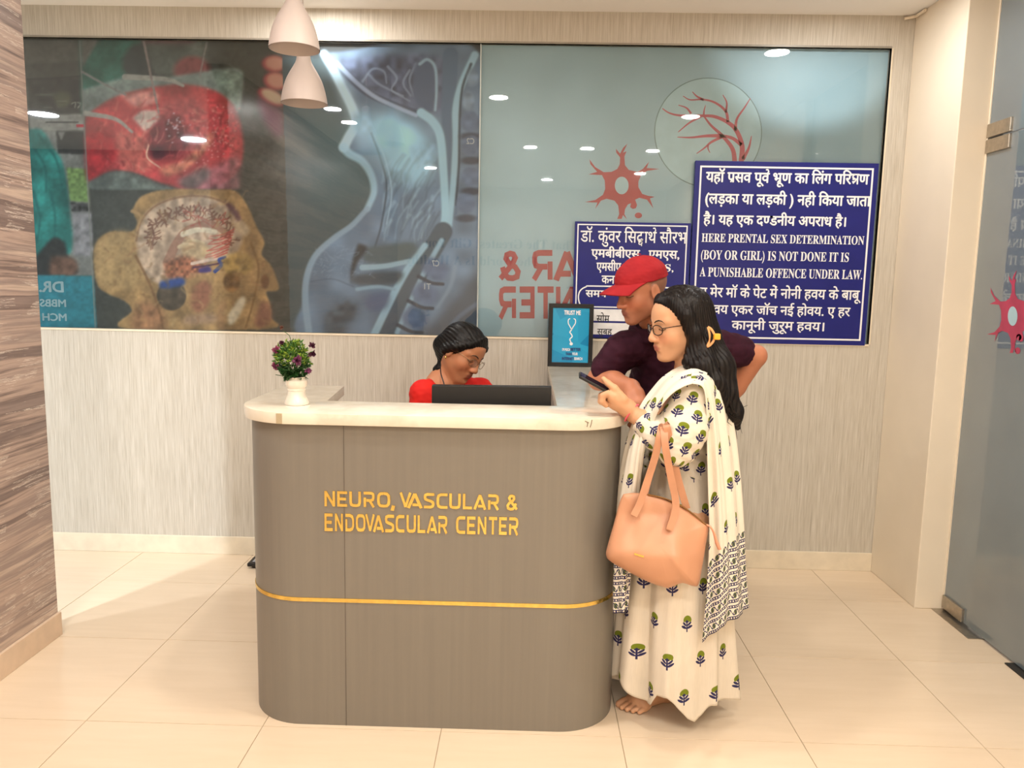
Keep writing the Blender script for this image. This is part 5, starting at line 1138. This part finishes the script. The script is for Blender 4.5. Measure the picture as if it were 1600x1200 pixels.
rows = [  # front fall, from its hem upwards, left to right in the photo
    [W(957, 955, -.10), W(963, 958, -.15), W(972, 957, -.17), W(981, 954, -.17)],
    [W(958, 900, -.09), W(964, 900, -.15), W(974, 900, -.17), W(986, 898, -.17)],
    [W(961, 830, -.08), W(969, 830, -.15), W(981, 830, -.18), W(993, 828, -.17)],
    [W(968, 750, -.08), W(979, 750, -.16), W(990, 750, -.19), W(1002, 748, -.185)],
    [W(980, 690, -.08), W(990, 690, -.15), W(999, 690, -.19), W(1010, 690, -.20)],
    [W(1000, 640, -.07), W(1008, 645, -.13), W(1014, 652, -.18), W(1022, 656, -.21)],
    [W(1022, 608, -.05), W(1027, 617, -.13), W(1030, 626, -.19), W(1033, 634, -.235)],
    [W(1045, 585, -.04), W(1048, 593, -.12), W(1051, 602, -.19), W(1054, 612, -.245)],
    [W(1078, 570, -.04), W(1079, 578, -.12), W(1080, 587, -.19), W(1081, 600, -.245)],
    [W(1106, 574, -.04), W(1105, 583, -.12), W(1103, 592, -.19), W(1097, 607, -.245)],
    [W(1130, 600, -.05), W(1124, 612, -.13), W(1114, 624, -.20), W(1102, 640, -.235)],
    [W(1146, 660, -.05), W(1137, 672, -.13), W(1122, 684, -.2), W(1104, 695, -.215)],
    [W(1157, 740, -.05), W(1146, 748, -.13), W(1129, 756, -.19), W(1106, 762, -.20)],
    [W(1163, 820, -.05), W(1152, 826, -.13), W(1134, 830, -.19), W(1108, 836, -.195)],
    [W(1166, 890, -.05), W(1156, 900, -.13), W(1136, 910, -.19), W(1104, 920, -.195)],
    [W(1170, 940, -.05), W(1160, 958, -.13), W(1132, 976, -.19), W(1097, 1003, -.195)]]
front = [[p+np.array([0, 0, .0015*(k == 9)]) for p in r_] for k, r_ in enumerate(rows[:10])]; back = rows[8:][::-1]
sheet('shawl_front', front, 130, 60, M_DUP, woman, (.008, 2.2), .002, 0.0, seed=2)
sheet('shawl_back', back, 130, 80, M_DUP, woman, (.009, 3.2), .002, 0.0, seed=4)
far = [[p+np.array([.01, .30-2*(p[1]-(YW-.05))*0, 0]) for p in r_] for r_ in rows]
# inner layer round the neck
nkrow = []
for k in range(3):
    nkrow.append([W(1030+2*k, 606+6*k, .02), W(1042+2*k, 588+6*k, -.03), W(1064, 573+5*k, -.05), W(1092, 571+5*k, -.05), W(1114-2*k, 580+5*k, -.03), W(1124-2*k, 596+5*k, .03)])
sheet('shawl_neck', nkrow, 20, 60, M_DUP, woman, (.003, 3), .002, .4, seed=3)

# phone in her hand
ph0, ph1 = H(905, 585.5), H(957, 613.5); d = ph1-ph0; Lp = np.linalg.norm(d); d /= Lp; wdt = np.array([.12, 1, .05]); wdt -= d*(wdt@d); wdt /= np.linalg.norm(wdt); nrm = np.cross(wdt, d)
phone = empty('mobile_phone', "dark mobile phone held in the woman's hand above the counter", 'phone', tuple((ph0+ph1)/2))
def slab(mb, c0, L_, W_, T0, T1):
    P = [];
    for t_ in (T0, T1):
        for a, b in ((0, -W_), (L_, -W_), (L_, W_), (0, W_)): P.append(c0+d*a+wdt*b+nrm*t_)
    mb.add(P, [(0, 1, 2, 3), (4, 7, 6, 5), (0, 4, 5, 1), (1, 5, 6, 2), (2, 6, 7, 3), (3, 7, 4, 0)]); return mb
inside(slab(MB(), ph0, Lp, .036, -.0045, .0045).obj('case', M_BLACK, bevel=.0025, smooth=True), phone)
sgn = 1 if nrm[2] > 0 else -1
inside(slab(MB(), ph0+d*.004, Lp-.008, .033, sgn*.0046, sgn*.0052).obj('screen', plain('phone glass', (20, 22, 28), .08)), phone)

# ------------------------------------------------------------------ handbag on her forearm
YB = -1.655
Bp = lambda x, y, dy=0.0: np.array(at(x, y, YB+dy))
bag = empty('handbag', "peach leather handbag hanging from the woman's forearm", 'handbag', tuple(Bp(1020, 915)))
outl = spline([(974, 772), (990, 770), (1010, 772), (1040, 780), (1070, 795), (1098, 815), (1107, 824), (1103, 850), (1098, 880), (1092, 912), (1084, 916), (1066, 911), (1050, 917), (1040, 918), (1015, 910), (985, 895), (955, 878), (947, 867), (950, 850), (960, 815), (968, 785), (974, 772)], 6)[:-1]
cen = np.array([1028, 848.]); nA, nR = len(outl), 18; V = []; 
def bag_depth(px, py, r_):
    e = (1-r_**3.2)**.62; top = np.clip((py-780)/90, .25, 1)
    return .066*e*top
for sgn_ in (-1, 1):
    for k in range(nR+1):
        r_ = k/nR
        for p in outl:
            q = cen+(p-cen)*r_; dp = bag_depth(q[0], q[1], r_)
            if sgn_ < 0:
                dp += .012*math.exp(-((q[0]-1055-(q[1]-850)*.1)/14)**2)*math.exp(-((q[1]-885)/40)**2)-.010*math.exp(-((q[0]-1080)/14)**2)*math.exp(-((q[1]-850)/34)**2)-.006*math.exp(-((q[0]-988)/12)**2)*math.exp(-((q[1]-830)/40)**2)
                dp *= 1 if r_ < .97 else .5
            V.append(Bp(q[0], q[1], sgn_*dp))
V = np.array(V); F_ = []
for h_ in (0, 1):
    o_ = h_*(nR+1)*nA
    for k in range(nR):
        for i in range(nA):
            a, b = o_+k*nA+i, o_+k*nA+(i+1) % nA; f = (a, b, b+nA, a+nA); F_.append(f if h_ else f[::-1])
t = NT('peach leather', Roughness=.42); g = t.noise(t.obj(), 260, 3); g2 = t.noise(t.obj(), 8, 2)
t.set('Base Color', t.ramp(g2, [(.3, (196, 142, 110)), (.7, (206, 152, 119))])); t.bump(g, .1, .001); M_PEACH = t.m
me = make_mesh('body', V, F_, M_PEACH, True)
bm = bmesh.new(); bm.from_mesh(me); bmesh.ops.remove_doubles(bm, verts=bm.verts, dist=.0004); bmesh.ops.recalc_face_normals(bm, faces=bm.faces); bm.to_mesh(me); bm.free(); me.polygons.foreach_set('use_smooth', np.ones(len(me.polygons), bool))
inside(link('body', me), bag)
M_PEACHD = plain('peach leather strap', (190, 136, 104), .4, var=.04)
def strap(pts, w=.011):
    P = spline([Bp(*p) for p in pts], 7); k = len(P); mb = MB(); V = []; F = []
    for i in range(k):
        t_ = P[min(i+1, k-1)]-P[max(i-1, 0)]; t_ /= np.linalg.norm(t_); s_ = np.cross(t_, (0, 1, 0)); s_ /= np.linalg.norm(s_)+1e-9; n_ = np.cross(s_, t_)
        V += [P[i]+s_*w-n_*.002, P[i]+s_*w+n_*.002, P[i]-s_*w+n_*.002, P[i]-s_*w-n_*.002]
    for i in range(k-1):
        for q in range(4): a, b = 4*i+q, 4*i+(q+1) % 4; F.append((a, b, b+4, a+4))
    F += [(3, 2, 1, 0), tuple(range(4*k-4, 4*k))]; return mb.add(V, F)
inside(strap([(990, 806, -.052), (1000, 785, -.038), (1012, 750, -.03), (1024, 712, -.035), (1031, 680, -.035), (1034, 667, -.01), (1037, 671, -.03), (1040, 700, -.045), (1048, 745, -.04), (1056, 790, -.045), (1046, 828, -.064)]).obj('handle', M_PEACHD, smooth=True), bag)
inside(strap([(1006, 776, .02), (1012, 752, .03), (1024, 712, .035), (1034, 682, .03), (1040, 666, -.01), (1042, 668, -.035), (1050, 705, -.02), (1060, 750, .0), (1073, 795, .01)]).obj('handle', M_PEACHD, smooth=True), bag)
def bag_patch(name, pts, lift, mat, label=None, thick=.0025):
    """thin piece lying on the near face of the bag"""
    P = []
    for x, y in pts:
        v = np.array([x, y])-cen; 
        ang = np.arctan2(*(outl-cen).T[::-1]); i = np.argmin(np.abs(np.angle(np.exp(1j*(ang-math.atan2(v[1], v[0])))))); r_ = min(np.linalg.norm(v)/np.linalg.norm(outl[i]-cen), 1)
        P.append((x, y, -(bag_depth(x, y, r_)+lift)))
    n = len(P); V = [Bp(*p) for p in P]+[Bp(p[0], p[1], p[2]-thick) for p in P]
    inside(MB().add(V, [tuple(range(n)), tuple(range(2*n-1, n-1, -1))]+[(i, (i+1) % n, (i+1) % n+n, i+n) for i in range(n)]).obj(name, mat, label=label), bag)
bag_patch('strap_tab', [(986, 806), (993, 808), (1005, 782), (998, 778)], .004, M_PEACHD)
bag_patch('strap_tab', [(1040, 827), (1049, 831), (1057, 798), (1049, 795)], .004, M_PEACHD)
bag_patch('name_plate', [(991, 864), (1006, 868.5), (1006, 871.5), (991, 867)], .002, M_GOLD, 'small gold plate')
zp = MB().tube(spline([Bp(1012, 772.5, -.004), Bp(1042, 780, -.004), Bp(1072, 795, -.004), Bp(1104, 821, -.004)], 5), .004, 6, True, .6); inside(zp.obj('zip', plain('brass zip', (150, 112, 66), .35, metal=.5), smooth=True), bag)
zt_ = MB().tube(spline([Bp(1103, 820), Bp(1110, 823, -.01), Bp(1116, 834, -.014), Bp(1120, 848, -.014), Bp(1124, 858, -.014)], 4), [.006]*4+[.0065]*4+[.007]*4+[.009]*4+[.010], 8, True, .5); inside(zt_.obj('zip_pull', plain('peach zip pull', (236, 170, 140), .4), smooth=True), bag)

# ================================================================== man in the red cap
YM = -1.05
Mn = lambda x, y, Y=YM: np.array(at(x, y, Y))
mo_, mM, ms = Mn(1003, 454, -1.2), frame((-.87, -.42, -.24), (-.13, -.06, 1)), .95
mneck = Mn(1034, 520, -1.10); mhip = Mn(1078, 735, -.98); mhip[2] = .9
man = empty('person', 'person in a red cap and dark maroon polo shirt leaning on the counter', 'person', (mhip[0], mhip[1], 0))
F = Field((.17, -1.48, -.008), (.99, -.72, 1.60), .004)
head_prims(F, mo_, mM, ms, True, mneck, (.056, .062), 1.05)
chest, waist = Mn(1048, 585, -1.04), Mn(1068, 670, -1.0)
rs, ls = Mn(971, 548, -1.14), Mn(1112, 541, -.98)
rel, rwr = Mn(936, 592, -1.15), Mn(986, 606, -1.31); lel = Mn(1181, 556, -.95); lwr = Mn(1120, 650, -.86)
F.chain([mneck, chest, waist, mhip], [.075, .125, .12, .13], .06)
for s_ in (rs, ls): F.cone(mneck-np.array([0, 0, .02]), s_, .045, .045, .03)
F.chain([rs, rel], [.046, .041], .03); F.chain([rel, (rel+rwr)/2+np.array([0, 0, .004]), rwr], [.042, .039, .029], .012)
F.chain([ls, lel], [.046, .042], .03); F.chain([lel, (lel+lwr)/2, lwr], [.042, .039, .029], .012)
# resting right hand, relaxed over the counter edge
hb = Mn(998, 630, -1.37); F.chain([rwr, (rwr+hb)/2, hb], [.031, .033, .03], .012)
ax = np.array([.75, -.3, -.1]); ax /= np.linalg.norm(ax)
for i, b in enumerate((-.028, -.009, .011, .029)):
    k0 = hb+np.array([.75, .55, .1])*b*.6+np.array([0, 0, -.005]); l = (.03, .034, .032, .026)[i]
    F.chain([k0, k0+np.array([.004, -.012, -l]), k0+np.array([-.006, -.008, -l*1.75]), k0+np.array([-.018, 0, -l*2.3])], [.0125, .0105, .0095, .008], .004)
F.chain([(rwr+hb)/2+np.array([-.02, -.015, 0]), hb+np.array([-.034, -.02, -.012]), hb+np.array([-.036, -.022, -.045])], [.015, .012, .010], .006)
# left hand on the hip
for i, b in enumerate((-.03, -.01, .01, .03)):
    k0 = lwr+np.array([-.03, .02, -.03])+np.array([.2, .1, .9])*b*.5; F.chain([lwr, k0, k0+np.array([-.04, -.01, -.012]), k0+np.array([-.066, -.03, -.016])], [.026, .012, .0105, .0085], .006)
F.chain([lwr, lwr+np.array([-.01, -.035, -.03]), lwr+np.array([-.04, -.055, -.03])], [.02, .012, .009], .006)
mfeet = ((.545, -1.08), (.66, -.9))
for sg, fx in zip((-1, 1), mfeet): F.chain([mhip+np.array([0, sg*.09, -.03]), np.array([fx[0]+.01, fx[1], .48]), np.array([fx[0], fx[1], .08])], [.10, .065, .042], .03); foot_prims(F, fx, (-.9, -.35), 1.12, sg)
def man_extra(q, c):
    near = (np.abs(q) < .14).all(1)
    w = np.clip((.018-q[:, 0])/.02, 0, 1)*np.clip((q[:, 2]+.075)/.02, 0, 1)*(np.abs(q[:, 1]) < .078)*near*.6
    c = c*(1-w[:, None])+lin((78, 62, 56))*w[:, None]
    j = np.clip((-.045-q[:, 2])/.03, 0, 1)*np.clip((q[:, 0]-.0)/.03, 0, 1)*near*.22
    return c*(1-j[:, None])+lin((92, 66, 58))*j[:, None]
field_obj('body', F, M_SKIN, man, 1, col=lambda V: skin_col(V, mo_, mM, ms, (184, 120, 90), (140, 78, 68), man_extra, 3))
face_lines(F, mo_, mM, ms, man, .0042)
# polo shirt
S = Field((.18, -1.42, .82), (1.0, -.72, 1.42), .0045)
S.chain([mneck, chest, waist, mhip+np.array([0, 0, .06])], [.085, .142, .138, .15], .06); S.ell(Mn(1035, 640, -1.06), (.13, .12, .14), None, .06)
for s_ in (rs, ls): S.cone(mneck-np.array([0, 0, .01]), s_, .062, .064, .04)
S.chain([rs, rs+(rel-rs)*.66], [.066, .062], .03); S.chain([ls, ls+(lel-ls)*.62], [.066, .062], .03)
S.cone(mneck+np.array([0, 0, .03]), mneck+np.array([-.05, -.05, .14]), .066, .075, .01, 's'); S.cone(mneck+np.array([-.045, -.06, .02]), mneck+np.array([-.05, -.13, -.04]), .035, .012, .01, 's')
sh = field_obj('polo_shirt', S, None, man, 1, disp=lambda V: .009*fbm(V*np.array([5, 5, 7]), 12)+.004*fbm(V*np.array([14, 14, 22]), 3))
t = NT('maroon knit', Roughness=.85); t.b.inputs['Specular IOR Level'].default_value = .15
t.set('Base Color', t.ramp(t.noise(t.obj(), 30, 3), [(.3, (46, 19, 32)), (.7, (58, 25, 40))])); t.bump(t.noise(t.obj(), 700, 1), .15, .001); M_MAROON = t.m; sh.data.materials.append(M_MAROON)
# collar
nd_ = (mo_-mneck)/np.linalg.norm(mo_-mneck); cu_ = np.cross(nd_, (0, 1, 0)); cu_ /= np.linalg.norm(cu_); cv_ = np.cross(nd_, cu_)
rowsC = []
for h_, R_ in ((.045, .098), (.075, .084), (.088, .076), (.080, .088), (.052, .112)):
    rowsC.append([mneck+nd_*h_+R_*(math.cos(a)*cu_+math.sin(a)*cv_) for a in np.linspace(-2.2, 2.9, 22)])
sheet('collar', rowsC, 16, 60, M_MAROON, sh, (0, 1), .004)
# trousers and belt
T = Field((.40, -1.28, .05), (.9, -.70, 1.02), .006)
for sg, fx in zip((-1, 1), mfeet): T.chain([mhip+np.array([0, sg*.085, .0]), np.array([fx[0]+.01, fx[1], .48]), np.array([fx[0], fx[1], .06])], [.118, .085, .075], .03)
T.cone(mhip, mhip+np.array([0, 0, .06]), .14, .135, .03); T.cut((0, 0, .075), (0, 0, -1))
field_obj('trousers', T, plain('dark jeans', (40, 42, 54), .85, var=.15, vs=60), man, 1, disp=lambda V: .005*fbm(V*6, 6))
# cap
Lm = lambda *v: mo_+ms*(mM@np.array(v))
Cf = Field(mo_-.17, mo_+.19, .0032)
Cf.ell(Lm(-.007, 0, .043), np.array((.108, .086, .088))*ms, mM); Cf.cut(Lm(0, 0, .036), -mM[:, 2]-.0*mM[:, 0])
red = NT('red cotton twill', Roughness=.8); red.b.inputs['Specular IOR Level'].default_value = .2
red.set('Base Color', red.ramp(red.noise(red.obj(), 20, 3), [(.3, (142, 28, 36)), (.7, (160, 36, 42))])); red.bump(red.noise(red.obj(), 600, 1), .2, .001); M_CAP = red.m
def seams(V):
    q = (V-mo_)@mM/ms; a = np.arctan2(q[:, 1], q[:, 0]+.014); d = np.abs(np.angle(np.exp(1j*3*a)))/3; return -.0016*np.exp(-(d/.03)**2)*(q[:, 2] > .04)+.0025*fbm(V*np.array([14, 14, 20]), 4)
cap = field_obj('cap', Cf, M_CAP, man, 1, disp=seams); cap['label'] = 'faded red baseball cap'
rowsB = []
for t_ in np.linspace(0, 1, 7):
    rw = []
    for ph_ in np.linspace(-1.2, 1.2, 15):
        x0, y0 = -.014+.104*math.cos(ph_), .085*math.sin(ph_); x1, y1 = .055+.118*math.cos(ph_)**.8, .088*math.sin(ph_)
        x, y = x0+(x1-x0)*t_, y0+(y1-y0)*t_; z = .042-.002*t_-.014*t_**2-.020*(y/.085)**2*(.25+.75*t_)
        rw.append(Lm(x, y, z))
    rowsB.append(rw)
sheet('brim', rowsB, 30, 50, M_CAP, cap, (0, 1), .0045)
MB().lathe([(0, .004), (.006, .003), (.008, 0), (0, -.001)], tuple(Lm(-.014, 0, .135)), 12).obj('cap_button', M_CAP, cap, smooth=True)

# ================================================================== receptionist
YR = -.8
Rn = lambda x, y, Y=YR: np.array(at(x, y, Y))
ro, rM_, rsn = Rn(722, 550), frame((.74, -.50, -.45), (.46, -.02, .85)), .98
rneck = Rn(690, 606, -.78)
rec = empty('person', 'person in a red top and spectacles sitting behind the desk', 'person', (rneck[0], -.70, 0))
chest2 = np.array([rneck[0]+.01, -.76, rneck[2]-.17]); pel = np.array([rneck[0]-.03, -.66, .57])
rsh, lsh = Rn(664, 618, -.88), Rn(748, 612, -.64); rel2, lel2 = rsh+np.array([-.03, -.06, -.27]), lsh+np.array([.07, -.08, -.25])
rha, lha = np.array([-.33, -1.13, .785]), np.array([-.02, -1.09, .785])
F = Field((-.66, -1.25, -.008), (.12, -.50, 1.36), .0036)
head_prims(F, ro, rM_, rsn, False, rneck, (.047, .052), 1.08)
F.chain([rneck, chest2, (chest2+pel)/2, pel], [.062, .11, .105, .12], .06)
for s_ in (rsh, lsh): F.cone(rneck, s_, .05, .05, .035)
for a, b, c_ in ((rsh, rel2, rha), (lsh, lel2, lha)):
    F.chain([a, b, c_], [.05, .04, .026], .015); dd = (c_-b)/np.linalg.norm(c_-b); sd = np.cross(dd, (0, 0, 1))
    F.cone(c_, c_+dd*.06, .026, .024, .01)
    for i, q_ in enumerate((-.027, -.009, .009, .027)): F.chain([c_+dd*.06+sd*q_, c_+dd*(.095+.006*(i in (1, 2)))+sd*q_*1.1+np.array([0, 0, .006]), c_+dd*(.12+.008*(i in (1, 2)))+sd*q_*1.1-np.array([0, 0, .012])], [.0105, .0095, .008], .003)
    F.chain([c_+dd*.02-sd*.02*(1 if a is rsh else -1), c_+dd*.06-sd*.042*(1 if a is rsh else -1)], [.014, .009], .006)
for q_, kx in ((-.09, -.16), (.09, .0)):
    kn = np.array([kx-.12, -.98 if q_ < 0 else -.86, .52]); F.chain([pel+np.array([q_*.7, q_*-.5, -.03]), kn, kn+np.array([.0, .02, -.44])], [.085, .06, .04], .02); foot_prims(F, (kn[0], kn[1]+.02), (.5, -.85), 1.0, 1)
field_obj('body', F, M_SKIN, rec, 1, col=lambda V: skin_col(V, ro, rM_, rsn, (176, 118, 84), (142, 78, 66), None, 7))
face_lines(F, ro, rM_, rsn, rec, .0028)
spectacles(ro, rM_, rsn, rec, (120, 96, 70), .103, .0011)
S = Field((-.68, -1.16, .40), (.14, -.48, 1.14), .0045)
S.chain([rneck-np.array([0, 0, .03]), chest2, (chest2+pel)/2, pel, pel-np.array([0, 0, .03])], [.07, .125, .12, .14, .145], .06)
for s_ in (rsh, lsh): S.cone(rneck-np.array([0, 0, .005]), s_, .062, .062, .03)
for a, b, c_ in ((rsh, rel2, rha), (lsh, lel2, lha)): S.chain([a, b, b+(c_-b)*.2], [.063, .055, .05], .015)
S.ell(rneck+np.array([.035, -.04, .035]), (.075, .075, .07), None, .008, 's')
t = NT('bright red cotton', Roughness=.75); t.b.inputs['Specular IOR Level'].default_value = .25
t.set('Base Color', t.ramp(t.noise(t.obj(), 20, 2), [(.3, (196, 26, 22)), (.7, (212, 36, 28))])); M_REDC = t.m
field_obj('red_top', S, M_REDC, rec, 1, disp=lambda V: .0055*fbm(V*np.array([8, 8, 12]), 21))
Lr = lambda *v: ro+rsn*(rM_@np.array(v))
G = Field(ro-np.array([.26, .2, .2]), ro+np.array([.2, .22, .18]), .0034)
G.ell(Lr(-.014, 0, .036), (.103, .083, .087), rM_); G.ell(Lr(-.05, 0, -.01), (.06, .076, .07), rM_, .03); G.ell(Lr(.112, 0, -.035), (.088, .17, .105), rM_, .006, 's')
for sg in (-1, 1): G.chain([Lr(.062, sg*.012, .098), Lr(.052, sg*.06, .058), Lr(.012, sg*.086, .018), Lr(-.03, sg*.08, -.02)], [.009, .010, .012, .018], .02)
G.chain([Lr(-.085, -.02, -.02), Rn(699, 566, -.78), Rn(690, 575, -.8), Rn(680, 578, -.8)], [.045, .032, .022, .010], .02)
for i in range(4): G.ell(Rn(700-6*i, 566+4*i-(i == 3)*1.5, -.79), (.03-.005*i, .03-.005*i, .02-.002*i), None, .006)
field_obj('hair', G, M_HAIR, rec, 1, disp=lambda V: (lambda q: .0008*np.sin(np.arctan2(q[:, 1], q[:, 2])*40+q[:, 0]*50)+.0008*fbm(V*22, 9))((V-ro)@rM_))
er = Lr(-.004, -.086, -.042)
MB().lathe([(0, .004), (.003, .002), (.004, -.002), (.0025, -.007), (0, -.008)], tuple(er), 12).obj('earring', M_GOLD, rec, smooth=True, label='small gold earring')
MB().tube(spline([Rn(688, 572, -.86), Rn(689, 584, -.885), Rn(692, 594, -.905), Rn(696, 606, -.915), Rn(702, 618, -.91)], 4), .0028, 6).obj('necklace', plain('black bead thread', (24, 18, 18), .4), rec, smooth=True, label='black bead necklace')
stl = empty('stool', 'low round stool under the receptionist', 'stool', (pel[0], pel[1], 0))
MB().lathe([(0, .345), (.17, .345), (.185, .36), (.185, .385), (.17, .397), (0, .4)], (pel[0], pel[1], 0), 32).obj('seat', M_BLACK, stl, smooth=True)
MB().lathe([(0, .02), (.03, .02), (.03, .345), (0, .345)], (pel[0], pel[1], 0), 20).obj('column', M_STEEL, stl, smooth=True)
MB().lathe([(0, 0), (.2, 0), (.2, .012), (.03, .03), (0, .03)], (pel[0], pel[1], 0), 32).obj('base', M_STEEL, stl, smooth=True)
